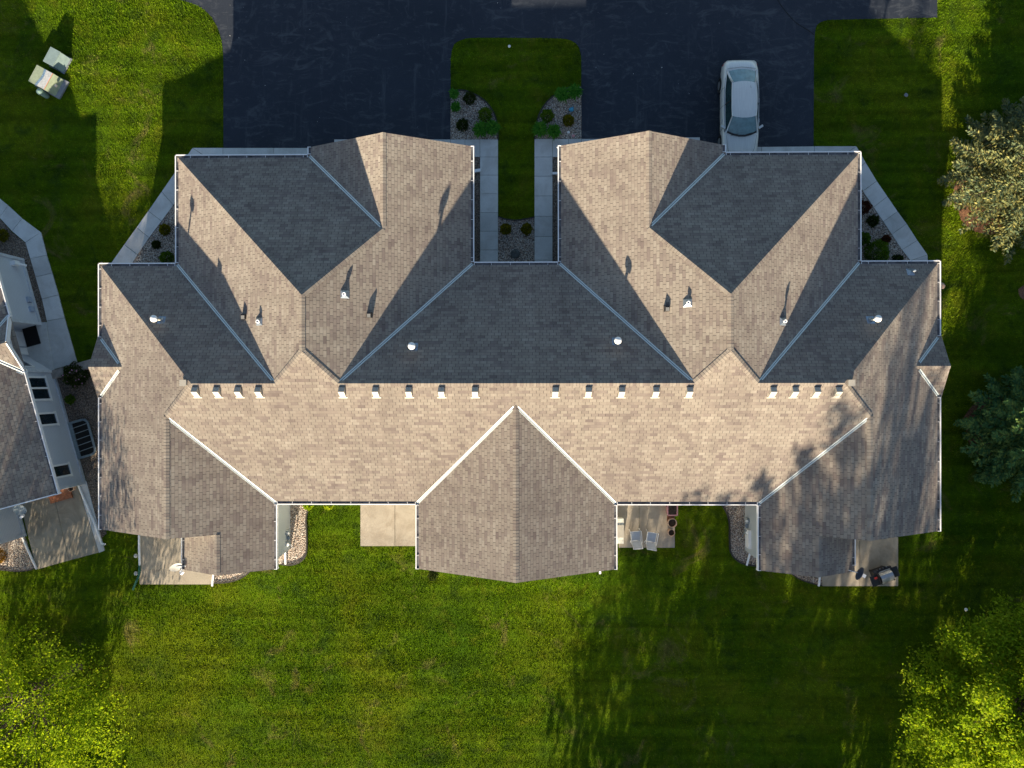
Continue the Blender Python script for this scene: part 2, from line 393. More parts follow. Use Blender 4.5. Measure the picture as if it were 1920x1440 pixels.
# ================================================================ SETTING: ground, drive, walks, beds
mb = MB(); G0 = 260
mb.poly([(-G0, -G0, 0), (G0, -G0, 0), (G0, G0, 0), (-G0, G0, 0)]); tag(mb.build('lawn', MGROUND), kind='structure')
HOLES = []                                                     # where no grass grows
def sheet(name, pts, z0, z1, mat, kind='structure'):
    HOLES.append([tuple(p) for p in pts]); o = flat(name, pts, z0, z1, mat); return tag(o, kind=kind) if kind else o
c1 = smoothcurve([(419, 120), (418, 92), (413, 66), (403, 42), (386, 21), (362, 7), (330, -2), (290, -9), (240, -14), (150, -20)], 4)
c2 = smoothcurve([(1090, 120), (1089, 102), (1083, 85), (1068, 75), (1045, 72), (960, 71), (890, 71), (868, 74), (852, 83), (846, 102), (845, 125)], 4)
c3 = smoothcurve([(1757, 33), (1650, 35), (1570, 37), (1546, 39), (1533, 46), (1528, 60), (1526, 100)], 4)
drive = P((419, 300), *c1, (-250, -30), (-250, -420), (1757, -420), *c3, (1525, 300), (1090, 300), *c2, (845, 300))
sheet('driveway', drive, -.05, .012, MASPH)
mb = MB(); pts = [at(x, y, .016) for x, y in smoothcurve([(1452, -12), (1463, 8), (1478, 27), (1492, 42), (1504, 50), (1517, 58), (1527, 66)], 4)]
for i in range(len(pts) - 1): mb.beam(pts[i], pts[i + 1], .03 + .02 * random.random(), .002)
mb.build('driveway_crack', MDARK, bpy.data.objects['driveway'])

def slabs(name, quads, h=.06, gap=.012, mat=None):               # one walk, its slabs parted by real grooves
    mb = MB()
    for qd in quads:
        pts = ccw([Vector(p) for p in P(*qd)]); c = sum(pts, Vector((0, 0))) / len(pts)
        HOLES.append([tuple(p) for p in pts])
        ins = [p - (p - c).normalized() * gap for p in pts]
        mb.prism(ins, -.04, h, 0)
    qd = [p for p in quads]
    o = mb.build(name, mat or MCONC); return tag(o, kind='structure')
ys = [262, 295, 329, 364, 399, 434, 469, 510]
slabs('walkway', [[(900, ys[i]), (934, ys[i]), (934, ys[i + 1]), (900, ys[i + 1])] for i in range(7)] +
      [[(845, 262), (872, 262), (872, 295), (845, 295)], [(872, 262), (900, 262), (900, 295), (872, 295)], [(800, 262), (845, 262), (845, 295), (800, 295)]])
ys = [261, 295, 331, 368, 406, 444, 488, 512]
slabs('walkway', [[(1002, ys[i]), (1036, ys[i]), (1036, ys[i + 1]), (1002, ys[i + 1])] for i in range(7)] +
      [[(1036, 261), (1066, 261), (1066, 295), (1036, 295)], [(1066, 261), (1090, 261), (1090, 295), (1066, 295)], [(1090, 261), (1140, 261), (1140, 295), (1090, 295)]])
lo = [(362, 278), (333, 318), (304, 360), (279, 396), (257, 427), (234, 459), (205, 500)]
li = [(386, 294), (357, 338), (326, 385), (304, 415), (281, 446), (259, 478), (243, 503)]
slabs('walkway', [[lo[i], lo[i + 1], li[i + 1], li[i]] for i in range(6)] + [[(362, 278), (386, 294), (419, 294), (419, 278)]])
ro = [(1605, 275), (1622, 305), (1643, 340), (1663, 369), (1682, 397), (1699, 420), (1719, 451), (1738, 478), (1739, 500)]
ri = [(1580, 292), (1597, 328), (1617, 359), (1637, 389), (1655, 416), (1671, 440), (1690, 469), (1706, 489), (1714, 503)]
slabs('walkway', [[ro[i], ro[i + 1], ri[i + 1], ri[i]] for i in range(8)] + [[(1605, 275), (1580, 292), (1526, 292), (1526, 275)]])
slabs('garage_apron', [[(419, 278), (514, 278), (514, 320), (419, 320)], [(514, 278), (600, 278), (600, 320), (514, 320)]])
slabs('garage_apron', [[(627, 262), (740, 262), (740, 320), (627, 320)], [(740, 262), (800, 262), (800, 320), (740, 320)]])
slabs('garage_apron', [[(1140, 261), (1220, 259), (1220, 320), (1140, 320)], [(1220, 259), (1312, 258), (1312, 320), (1220, 320)]])
slabs('garage_apron', [[(1330, 277), (1427, 276), (1427, 320), (1330, 320)], [(1427, 276), (1526, 275), (1526, 320), (1427, 320)]])
# neighbour's front walk and stoop
no = [(-12, 362), (17, 386), (43, 410), (78, 436), (89, 479), (99, 512), (111, 553), (122, 596), (146, 680)]
ni = [(-30, 388), (0, 408), (24, 434), (49, 455), (58, 485), (68, 520), (80, 561), (89, 602), (102, 693)]
slabs('walkway', [[no[i], no[i + 1], ni[i + 1], ni[i]] for i in range(8)])
slabs('stoop', [[(40, 606), (89, 604), (103, 695), (60, 690), (30, 640)]], .10)
slabs('patio', [[(263, 985), (397, 985), (401, 1095), (263, 1095)]], .07, .0, MPATIO)
slabs('patio', [[(676, 930), (741, 930), (741, 1024), (676, 1024)], [(741, 930), (782, 930), (782, 1024), (741, 1024)]], .07, .022, MPATIO)
slabs('patio', [[(1155, 930), (1198, 930), (1198, 1027), (1160, 1027)], [(1198, 930), (1265, 930), (1265, 1027), (1198, 1027)]], .07, .022, MPATIO)
slabs('patio', [[(1611, 990), (1683, 990), (1683, 1099), (1611, 1099)], [(1540, 990), (1611, 990), (1611, 1099), (1540, 1099)]], .07, .022, MPATIO)
slabs('patio', [[(38, 940), (101, 922), (131, 1051), (70, 1068)], [(101, 922), (146, 908), (187, 1036), (131, 1051)]], .07, .022, MPATIO2)
slabs('edge_strip', [[(146, 906), (163, 902), (197, 1032), (187, 1036)]], .06, .0, MCONC)

def bed(name, pts, mat, z=.035): return sheet(name, P(*pts), -.03, z, mat, 'stuff')
def bedlab(o, label): return tag(o, label, 'gravel bed')
bl = [(845, 262), (845, 168)] + smoothcurve([(856, 169), (872, 170), (888, 176), (904, 185), (918, 199), (928, 217), (933, 238), (934, 262)], 4)
br = [(1090, 261), (1090, 163)] + smoothcurve([(1070, 164), (1055, 168), (1040, 178), (1024, 193), (1012, 212), (1005, 235), (1002, 261)], 4)
bedlab(bed('gravel', bl, MGRAV), 'curved bed of river rock beside the left front walk, by the drive')
bedlab(bed('gravel', br, MGRAV), 'curved bed of river rock beside the right front walk, with a blue ornament')
bc = smoothcurve([(934, 406), (944, 410), (956, 412), (968, 413), (982, 411), (994, 409), (1002, 407)], 4) + [(1002, 512), (934, 512)]
bedlab(bed('gravel', bc, MGRAV), 'river rock court between the two front walks with two golden shrubs')
bedlab(bed('gravel', [(885, 295), (900, 295), (900, 512), (885, 512)], MGRAVD), 'thin strip of rock between left front walk and garage wall')
bedlab(bed('gravel', [(1036, 295), (1052, 295), (1052, 512), (1036, 512)], MGRAVD), 'thin strip of rock between right front walk and garage wall')
bedlab(bed('gravel', [(386, 300), (386, 510), (243, 503), (259, 478), (281, 446), (304, 415), (326, 385), (357, 338)], MGRAV), 'triangular rock bed inside the diagonal walk, left side')
bedlab(bed('gravel', [(1580, 300), (1597, 328), (1617, 359), (1637, 389), (1655, 416), (1671, 440), (1690, 469), (1706, 489), (1706, 510), (1580, 510)], MGRAV), 'triangular rock bed inside the diagonal walk, right side')
e1 = smoothcurve([(600, 925), (585, 946), (577, 958), (574, 975), (575, 1000), (575, 1030), (571, 1045), (560, 1055), (545, 1059), (528, 1058)], 5)
e2 = smoothcurve([(1345, 930), (1356, 950), (1364, 965), (1368, 985), (1368, 1010), (1370, 1035), (1381, 1050), (1394, 1057), (1408, 1060), (1424, 1061)], 5)
bedlab(bed('gravel', [(515, 925)] + e1 + [(515, 1058)], MGRAV), 'rock bed by the gas meters of the left rear wing')
bedlab(bed('gravel', e2 + [(1430, 1061), (1430, 925)], MGRAV), 'rock bed by the gas meters of the right rear wing')
e3 = smoothcurve([(402, 1093), (425, 1092), (445, 1087), (460, 1079), (472, 1068)], 5)
e4 = smoothcurve([(1541, 1098), (1520, 1093), (1500, 1086), (1487, 1078), (1476, 1070)], 5)
bedlab(bed('gravel', [(401, 1050)] + e3 + [(472, 1050)], MGRAV), 'sliver of rock bed right of the left rear patio')
bedlab(bed('gravel', e4 + [(1476, 1050), (1541, 1050)], MGRAV), 'sliver of rock bed left of the patio with the grill')
e5 = smoothcurve([(-20, 1066), (10, 1069), (35, 1071), (55, 1069), (70, 1065)], 4)
bedlab(bed('gravel', [(-60, 1000), (30, 990), (46, 1003)] + e5[::-1] + [(-60, 1060)], MGRAV), 'sunny rock bed left of the stained patio at the neighbouring house')
bedlab(bed('gravel', [(101, 697), (150, 684), (190, 690), (192, 930), (200, 1000), (190, 1010), (163, 902)], MGRAVD), 'long brown rock bed between the two houses')
bedlab(bed('gravel', [(-40, 395), (0, 410), (24, 436), (49, 456), (58, 487), (68, 521), (80, 562), (89, 602), (77, 608), (45, 488), (-40, 465)], MGRAVD), 'brown rock bed between neighbouring garage and its walk')
def edging(name, pts, label, mat=MEDGE, w_=.05, h=.09):
    mb = MB(); q_ = [at(x, y, h / 2) for x, y in pts]
    for i in range(len(q_) - 1): mb.beam(q_[i], q_[i + 1] + (q_[i + 1] - q_[i]) * .04, w_, h)
    return tag(mb.build(name, mat), label, 'edging', 'landscape edging round the rock beds')
edging('bed_edging', bl[2:], 'dark edging curving round the left front rock bed')
edging('bed_edging', br[2:], 'dark edging curving round the right front rock bed')
edging('bed_edging', bc[:-2], 'dark edging across the rock court between the walks')
edging('bed_edging', e1, 'black edging round the bed of the left rear wing', w_=.07)
edging('bed_edging', e2, 'black edging round the bed of the right rear wing', w_=.07)
edging('bed_edging', e3, 'dark edging ending at the left rear patio downspout')
edging('bed_edging', e4, 'dark edging ending at the right rear patio downspout')
edging('bed_edging', e5, 'dark edging below the sunny rock bed of the neighbouring house')
mb = MB(); mb.beam(at(100, 703, .15), at(175, 681, .15), .42, .3); o = mb.build('landing_wall', MEDGEC)
tag(o, 'low tan retaining kerb at the end of the neighbouring stoop', 'kerb')

# ================================================================ TOWNHOUSE
HE, SL = 2.75, .5
A, B, C, YS, YN, G, I_, WS, BS, CG, CGS, NGX, NGF = 19.651, 16.002, 1.953, -5.694, 5.656, 10.727, 11.203, -6.882, -8.732, 4.704, -8.695, 5.856, 11.067
XB, XW = 13.58, 15.66
YD, DD = 0.75, 1.47
YM, R = (YS + YN) / 2, (YN - YS) / 2
def H(d): return HE + SL * d
house = thing('townhouse', 'long townhouse with brown shingled hip and gable roofs, filling the middle', 'house', (0, 0, 0))
def facet(mb, pts, u, mi=0):
    pts = [Vector(p) for p in pts]
    nrm = Vector((0, 0, 0))
    for i in range(len(pts)): nrm += pts[i].cross(pts[(i + 1) % len(pts)])
    if nrm.z < 0: pts = pts[::-1]; nrm = -nrm
    nrm.normalize(); u = Vector(u); u = (u - nrm * u.dot(nrm)).normalized(); v = nrm.cross(u)
    if v.z < 0: v = -v
    mb.poly(pts, mi, [(p.dot(u), p.dot(v)) for p in pts])
RX, RY = (1, 0, 0), (0, 1, 0)
gx, wg = (B + C) / 2, (B - C) / 2; wx, ww = (A + I_) / 2, (A - I_) / 2; ngo = 2 * NGX - C; wn = NGX - C
Hm, Hg, Hw, Hc, Hn, Hb = H(R), H(wg), H(ww), H(CG), H(wn), H(XB - I_)
HXW = Hb - SL * (XW - XB)
mb = MB()
for s in (-1, 1):
    X = lambda x: s * x
    facet(mb, [(X(A), YN, HE), (X(A - R), YM, Hm), (X(wx), YS + ww, Hw), (X(wx), WS, Hw), (X(A), WS, HE)], RY)
    facet(mb, [(X(wx), YS + ww, Hw), (X(I_), YS, HE), (X(I_), BS, HE), (X(XB), BS, Hb), (X(XB), WS, Hb), (X(wx), WS, Hw)], RY)
    facet(mb, [(X(XB), WS + .5, Hb), (X(XB), BS, Hb), (X(XW), BS, HXW), (X(XW), WS + .5, HXW)], RY)
    facet(mb, [(0, YS + CG, Hc), (0, CGS, Hc), (X(CG), CGS, HE), (X(CG), YS, HE)], RY)
    facet(mb, [(X(B), G, HE), (X(B), YN, HE), (X(B - R), YM, Hm), (X(gx), YS + wg, Hg), (X(gx), G - wg, Hg)], RY)
    facet(mb, [(X(C), YN, HE), (X(C + R), YM, Hm), (X(gx), YS + wg, Hg), (X(gx), G - wg, Hg), (X(NGX), G - wn, Hn), (X(NGX), NGF, Hn), (X(C), NGF, HE)], RY)
    facet(mb, [(X(B), G, HE), (X(gx), G - wg, Hg), (X(NGX), G - wn, Hn), (X(ngo), G, HE)], RX)
    facet(mb, [(X(NGX), G - wn, Hn), (X(NGX), NGF, Hn), (X(ngo), NGF, HE), (X(ngo), G, HE)], RY)
    facet(mb, [(X(A), YN, HE), (X(B), YN, HE), (X(B - R), YM, Hm), (X(A - R), YM, Hm)], RX)
    for t in (-1, 1):
        facet(mb, [(X(A), YD + t * DD, HE), (X(A - DD), YD, H(DD)), (X(A + .07), YD, H(DD)), (X(A + .07), YD + t * DD, HE)], RX)
facet(mb, [(-C, YN, HE), (C, YN, HE), (C + R, YM, Hm), (-C - R, YM, Hm)], RX)
# the long south slope, in vertical strips so that no ngon has holes or notches
L = [(A - R, YM, Hm), (wx, YS + ww, Hw), (I_, YS, HE), (CG, YS, HE), (0, YS + CG, Hc)]
facet(mb, [(-L[0][0], L[0][1], L[0][2]), (-wx, YS + ww, Hw), (-I_, YS, HE), (-CG, YS, HE), (0, YS + CG, Hc), (CG, YS, HE), (I_, YS, HE), (wx, YS + ww, Hw), (A - R, YM, Hm)], RX)
for s in (-1, 1): facet(mb, [(s * (B - R), YM, Hm), (s * gx, YS + wg, Hg), (s * (C + R), YM, Hm)], RX)
roof = mb.build('roof', MS, house)
def ridgecap(a, b, na, nb_, w_=.15, name='ridge_cap', parent=None, mat=None):     # na, nb_: downhill directions of the two sides
    a, b = Vector(a), Vector(b); d = (b - a).normalized(); L_ = (b - a).length; mb = MB(); lift = Vector((0, 0, .022))
    for nn in (na, nb_):
        nn = Vector(nn); nn = (nn - d * nn.dot(d)).normalized() * w_
        k = max(1, int(L_ / .142))
        for i in range(k):
            t0, t1 = i * L_ / k, (i + 1) * L_ / k
            p0, p1 = a + d * t0 + lift * .95, a + d * t1 + lift * 1.1
            f = [p0, p1, p1 + nn, p0 + nn]
            uv = [(t0 + .01, .1), (t1 - .02, .1), (t1 - .02, .3), (t0 + .01, .3)]
            nrm = (f[1] - f[0]).cross(f[2] - f[1])
            if nrm.z < 0: f = f[::-1]; uv = uv[::-1]
            mb.poly(f, 0, uv)
    return mb.build(name, mat or MCAP, parent or roof)
def dn(x, y): return Vector((x, y, -SL))
for s in (-1, 1):
    X = lambda x: s * x
    W_, E_ = dn(s, 0), dn(-s, 0); N_, S_ = dn(0, 1), dn(0, -1)
    ridgecap((X(A), YN, HE), (X(A - R), YM, Hm), W_, N_)
    ridgecap((X(wx), YS + ww, Hw), (X(A - R), YM, Hm), W_, S_)
    ridgecap((X(wx), WS, Hw), (X(wx), YS + ww, Hw), W_, E_)
    ridgecap((X(XB), BS, Hb), (X(XB), WS, Hb), W_, E_)
    ridgecap((X(B), G, HE), (X(gx), G - wg, Hg), W_, N_)
    ridgecap((X(gx), YS + wg, Hg), (X(gx), G - wg, Hg), W_, E_)
    ridgecap((X(NGX), G - wn, Hn), (X(gx), G - wg, Hg), E_, N_)
    ridgecap((X(NGX), NGF, Hn), (X(NGX), G - wn, Hn), W_, E_)
    ridgecap((X(B - R), YM, Hm), (X(gx), YS + wg, Hg), W_, S_)
    ridgecap((X(C + R), YM, Hm), (X(gx), YS + wg, Hg), E_, S_)
    ridgecap((X(A + .07), YD, H(DD)), (X(A - DD), YD, H(DD)), N_, S_)
    ridgecap((X(A - R), YM, Hm), (X(B - R), YM, Hm), N_, S_)
ridgecap((-C - R, YM, Hm), (C + R, YM, Hm), dn(0, 1), dn(0, -1))
ridgecap((0, CGS, Hc), (0, YS + CG, Hc), dn(1, 0), dn(-1, 0))
def valley(a, b, up1, up2, w_=.066, parent=None):
    a, b = Vector(a), Vector(b); d = (b - a).normalized(); mb = MB(); z = Vector((0, 0, .012)); rib = Vector((0, 0, .006))
    for nn in (up1, up2):
        nn = Vector(nn); nn = (nn - d * nn.dot(d)).normalized()
        f = [a + z + nn * .012, b + z + nn * .012, b + z + nn * w_, a + z + nn * w_]; g = [a + z + rib, b + z + rib, b + z + nn * .012, a + z + nn * .012]
        e = [a + z + nn * w_, b + z + nn * w_, b + z * .1 + nn * (w_ + .006), a + z * .1 + nn * (w_ + .006)]
        for mi_, q_ in enumerate((f, e, g)):
            if (q_[1] - q_[0]).cross(q_[2] - q_[1]).z < 0: q_ = q_[::-1]
            mb.poly(q_, 1 if mi_ == 2 else 0)
    return mb.build('valley_flashing', [MFLASH, MGUT], parent or roof)
def up(x, y): return Vector((x, y, SL))
for s in (-1, 1):
    X = lambda x: s * x
    def sh(a, b, ka=.12, kb=.1): a, b = Vector(a), Vector(b); d = (b - a).normalized(); return a + d * ka, b - d * kb
    valley(*sh((X(B), YN, HE), (X(B - R), YM, Hm)), up(-s, 0), up(0, -1))
    valley(*sh((X(C), YN, HE), (X(C + R), YM, Hm)), up(s, 0), up(0, -1))
    valley(*sh((X(ngo), G, HE), (X(NGX), G - wn, Hn)), up(-s, 0), up(0, -1))
    valley(*sh((X(I_), YS, HE), (X(wx), YS + ww, Hw), .02), up(s, 0), up(0, 1))
    valley(*sh((X(CG), YS, HE), (0, YS + CG, Hc), .02), up(-s, 0), up(0, 1))
    for t in (-1, 1): valley(*sh((X(A), YD + t * DD, HE), (X(A - DD), YD, H(DD)), .2, .25), up(-s, 0), up(0, -t))
def gutter(p0, p1, out, z=HE, parent=None, w_=.15):
    p0, p1 = Vector((*p0, 0)), Vector((*p1, 0)); o_ = Vector((*out, 0)); d = (p1 - p0).normalized(); L_ = (p1 - p0).length; mb = MB()
    zt = z + .115
    def bar(o0, o1, z0, z1, mi, a=0., b_=L_):
        c = p0 + d * (a + b_) / 2 + o_ * (-(w_) + (o0 + o1) / 2); dd = (abs(o1 - o0), b_ - a, z1 - z0)
        mb.box((c.x, c.y, (z0 + z1) / 2), dd, math.atan2(d.y, d.x) - math.pi / 2, mi)
    bar(w_ - .045, w_, z - .06, zt, 0); bar(.0, w_ - .045, z - .06, z + .072, 1)
    bar(0, w_ - .045, z + .0725, zt - .004, 0, 0, .02); bar(0, w_ - .045, z + .0725, zt - .004, 0, L_ - .02, L_)
    t = .5 + random.random() * .3
    while t < L_ - .1: bar(.0, w_ - .044, zt - .02, zt - .004, 0, t, t + .016); t += .85 + random.random() * .08
    return mb.build('gutter', [MWHITE, MGUT], parent or house)
for s in (-1, 1):
    X = lambda x: s * x
    gutter((X(A), YD + DD - .05), (X(A), YN), (s, 0)); gutter((X(A), WS), (X(A), YD - DD + .05), (s, 0))
    gutter((X(A), YN), (X(B) + s * .0, YN), (0, 1)); gutter((X(B), YN), (X(B), G), (s, 0))
    gutter((X(B), G), (X(ngo), G), (0, 1)); gutter((X(ngo), G), (X(ngo), NGF), (s, 0))
    gutter((X(C), NGF), (X(C), YN), (-s, 0))
    gutter((X(XW), WS + .2), (X(XW), BS + (.3 if s > 0 else 0)), (s, 0), HXW)
    gutter((X(I_), YS), (X(I_), BS), (-s, 0)); gutter((X(I_), YS), (X(CG), YS), (0, -1)); gutter((X(CG), YS), (X(CG), CGS), (s, 0))
gutter((-C, YN), (C, YN), (0, 1))
# walls, soffit
def inset(pts, d):
    pts = [Vector(p) for p in ccw(pts)]; out = []
    for i in range(len(pts)):
        a, b, c = pts[i - 1], pts[i], pts[(i + 1) % len(pts)]
        e1_, e2_ = (b - a).normalized(), (c - b).normalized(); n1, n2 = Vector((-e1_.y, e1_.x)), Vector((-e2_.y, e2_.x))
        den = 1 + n1.dot(n2); out.append(b + (n1 + n2) * d / den)
    return out
half = [(A, YN), (A, WS), (XW, WS), (XW, BS), (I_, BS), (I_, YS), (CG, YS), (CG, CGS)]
top = [(C, YN), (C, NGF), (ngo, NGF), (ngo, G), (B, G), (B, YN)]
outl = [(-x, y) for x, y in half[::-1]]
outline = top + half + [(-x, y) for x, y in half[::-1]] + [(-x, y) for x, y in top[::-1]]
o = flat('soffit', [tuple(p) for p in inset(outline, .03)], HE - .17, HE - .10, MWHITE, house)
wallp = inset(outline, .30); HOLES.append([tuple(p) for p in wallp])
mb = MB(); mb.prism(wallp, -.05, HE - .171); 
def gable(cx_, y, half_w, z0, hz, dy):                          # triangular gable wall
    mb.prism([(0, 0)] * 0 or [(cx_ - half_w, y), (cx_ + half_w, y), (cx_ + half_w, y + dy), (cx_ - half_w, y + dy)], z0, z0 + .01)
    for yy in (y, y + dy): mb.poly([(cx_ - half_w, yy, z0), (cx_ + half_w, yy, z0), (cx_, yy, z0 + half_w * SL - .02)])
    k = .02
for s in (-1, 1):
    gable(s * NGX, NGF - .3, wn - .25, HE - .06, 0, -.08); gable(s * wx, WS + .3, ww - .25, HE - .06, 0, .08)
gable(0, CGS + .3, CG - .25, HE - .06, 0, .08)
mb.build('wall', MSIDE2, house)
for s in (-1, 1):                                               # fascia boards under the rakes
    for (xa, ya, za), (xb_, yb, zb) in (((ngo, NGF, HE), (NGX, NGF, Hn)), ((C, NGF, HE), (NGX, NGF, Hn)), ((A, WS, HE), (wx, WS, Hw)), ((XB, WS, Hb), (wx, WS, Hw)),
                                        ((I_, BS, HE), (XB, BS, Hb)), ((XW, BS, HXW), (XB, BS, Hb)), ((CG, CGS, HE), (0, CGS, Hc))):
        iy = .04 if ya < 0 else -.04
        mb = MB(); mb.beam((s * xa, ya + iy, za - .11), (s * xb_, yb + iy, zb - .11), .03, .16); mb.build('fascia', MWHITE, house)
    mb = MB()
    for t in (-1, 1): mb.beam((s * (A + .03), YD + t * DD, HE - .11), (s * (A + .03), YD, H(DD) - .11), .03, .16)
    mb.build('fascia', MWHITE, house)
for cxg, yy in ((-5.9, NGF), (5.9, NGF), (-13.0, G), (13.0, G)):    # garage doors under the north eaves
    mb = MB(); mb.box((cxg, yy - .29, 1.1), (4.6, .05, 2.15))
    for k in range(1, 4): mb.box((cxg, yy - .262, .05 + k * .53), (4.56, .012, .03))
    mb.build('garage_door', MWHITE, house)
for cxg, yy in ((-8.6, YS), (7.8, YS), (-6.4, YS)):                    # doors to the rear patios
    mb = MB(); mb.box((cxg, yy + .29, 1.1), (1.8, .05, 2.1)); f = mb.build('patio_door', MWHITE, house)
    for t in (-1, 1): mb = MB(); mb.box((cxg + t * .43, yy + .258, 1.1), (.72, .02, 1.9)); mb.build('pane', MGLASS, f)
def downspout(pts, parent=house, mat=MWHITE, name='downspout', w_=.085):
    mb = MB()
    for i in range(len(pts) - 1): mb.beam(pts[i], pts[i + 1], w_, w_ * .8)
    return mb.build(name, mat, parent)
def G3(x, y, h): return at(x, y, h)
downspout([G3(533, 1030, .9), G3(535, 1034, .14), G3(535.5, 1058, .10)])
downspout([G3(1402, 985, .12), G3(1403, 1031, .14)], w_=.1); downspout([G3(1407, 1033, .14), G3(1400, 1060, .12)])
downspout([G3(402, 1070, .6), G3(400, 1078, .14), G3(398, 1099, .12)]); downspout([G3(1537, 1074, .6), G3(1537, 1082, .14), G3(1535, 1099, .12)])
downspout([G3(1125, 1066, .5), G3(1125, 1075, .14)]); downspout([G3(888, 321, .16), G3(901, 319, .14)], w_=.14); downspout([G3(1049, 325, .16), G3(1036, 325, .14)], w_=.1)
downspout([G3(261, 995, .16), G3(261, 1030, .13), G3(262, 1060, .13)]); downspout([G3(262, 1058, .13), G3(261, 1078, .12), G3(249, 1106, .10)], mat=MGRN, name='downspout_extension')
for k, (bx, by) in enumerate(((255, 1042), (255.5, 1075))):
    mb = MB(); mb.lathe(at(bx, by, .0), [(.0, .10), (.07, .09), (.10, .05), (.11, 0)], 10)
    tag(mb.build('edging_stone', MCONC, None, True), ('pale stone in the grass beside the white downspout', 'pale stone in the grass beside the green downspout hose')[k], 'stone')

def roofz(x, y):                                                # height of the roof surface at a plan point
    x = abs(x); c = [min(H(A - x), H(YN - y), H(y - YS)), min(H(B - x), H(x - C), H(G - y), H(y - YS))]
    if y < YS + ww: c.append(min(H(A - x), H(x - I_)))
    if y < YS + CG: c.append(H(CG - x))
    if abs(x - NGX) < wn: c.append(min(H(x - C), H(ngo - x)))
    if y < WS: c = [min(H(x - I_), Hb - SL * (x - XB)) if x > I_ else H(CG - x)]
    return max(c)
def onroof(px, py, lift=0.):
    z = 4.
    for _ in range(12): p = at(px, py, z); z = roofz(p.x, p.y) + lift
    return Vector((p.x, p.y, z))
# 18 slant-back vents along the south side of the ridge, two more on the end hips
for px_ in (368, 408, 448, 486, 642, 705, 767, 828, 891, 1041, 1103, 1165, 1229, 1292, 1448, 1489, 1530, 1570):
    p = onroof(px_, 734 + .0, .0); x, y = p.x, p.y; mb = MB(); z0 = roofz(x, y)
    def sec(dx): return [(x + dx, y + .19, roofz(x, y + .19) + .01), (x + dx, y + .19, roofz(x, y + .19) + .05), (x + dx, y - .02, roofz(x, y + .19) + .17), (x + dx, y - .22, roofz(x, y - .22) + .05), (x + dx, y - .25, roofz(x, y - .25) + .01)]
    a_, b_ = sec(-.128), sec(.128)
    for i in range(4): mb.poly([a_[i], b_[i], b_[i + 1], a_[i + 1]])
    mb.poly(a_); mb.poly(b_[::-1])
    v = mb.build('roof_vent', MCREAM, house)
    mb = MB(); f = [(x - .2, y - .30, roofz(x, y - .30) + .012), (x + .2, y - .30, roofz(x, y - .30) + .012), (x + .2, y + .22, roofz(x, y + .22) + .012), (x - .2, y + .22, roofz(x, y + .22) + .012)]
    mb.poly([f[0], f[1], (x + .2, y - .25, roofz(x, y - .25) + .012), (x - .2, y - .25, roofz(x, y - .25) + .012)]); mb.build('flashing', MCREAM, v)
for px_, s in ((344, -1), (1596, 1)):
    p = onroof(px_, 718, .15); mb = MB(); mb.box((p.x, p.y, p.z - .05), (.26, .22, .2), 0, 0, .95); v = mb.build('roof_vent', MCREAM, house)
    mb = MB(); mb.box((p.x, p.y, p.z + .06), (.29, .27, .02)); mb.build('hood', MCREAM, v)
def pipevent(px, py, ht, rp, rc, cone=False, pvc=False):
    b_ = onroof(px, py); x, y = b_.x, b_.y; dx, dy = (.02, .0)
    e = .02; gxx = (roofz(x + e, y) - roofz(x - e, y)) / (2 * e); gyy = (roofz(x, y + e) - roofz(x, y - e)) / (2 * e)
    fl = lambda a, c, l: (x + a, y + c, b_.z + gxx * a + gyy * c + l)
    mb = MB(); mb.tube([(x, y, b_.z - .1), (x, y, b_.z + ht)], rp, 12); v = mb.build('plumbing_vent', MPVC if pvc else MGALV, house, True)
    mb = MB(); k = .17 if not cone else .17
    q4 = [fl(-k, -k, .012), fl(k, -k, .012), fl(k, k, .012), fl(-k, k, .012)]
    if cone:
        for i in range(4): mb.poly([q4[i], q4[(i + 1) % 4], (x, y, b_.z + .17)])
    else:
        mb.poly(q4); mb.lathe((x, y, b_.z - .05), [(rp + .08, 0), (rp + .07, .10), (rp + .015, .17)], 14)
    mb.build('flashing', MGALV, v)
    if rc:
        mb = MB(); mb.lathe((x, y, b_.z + ht), [(rp, -.16), (rc * .92, -.13), (rc, -.06), (rc, -.02), (rc * .85, .015), (0, .03)], 18); mb.build('vent_cap', MCAPW, v, True)
    else:
        mb = MB(); mb.lathe((x, y, b_.z + ht), [(rp + .03, -.05), (rp + .03, .02), (rp * .7, .021), (rp * .7, -.04), (0, -.04)], 14); mb.build('pipe_rim', MCAPW, v, True)
pipevent(303, 600, .74, .045, .155, pvc=True); pipevent(1632, 600, .74, .045, .155, pvc=True)
pipevent(776, 650, .68, .06, .16); pipevent(1155, 640, .68, .06, .16)
pipevent(647, 552, .20, .055, 0, True); pipevent(486, 603, .20, .055, 0, True); pipevent(1289, 568, .20, .055, 0, True); pipevent(1468, 603, .30, .05, 0, True)
pipevent(1707, 510, .40, .035, .05, True)
for px_, py_ in ((458, 594), (693, 591), (1250, 579)):
    p = onroof(px_, py_); mb = MB(); mb.box((p.x, p.y, p.z + .05), (.24, .26, .26), 0, 0, .8); v = mb.build('exhaust_hood', MBLACK, house)
    mb = MB(); mb.box((p.x, p.y - .03, p.z + .185), (.15, .15, .02)); mb.build('hood_cap', plain('hood_grey', (.20, .20, .19), .8), v)

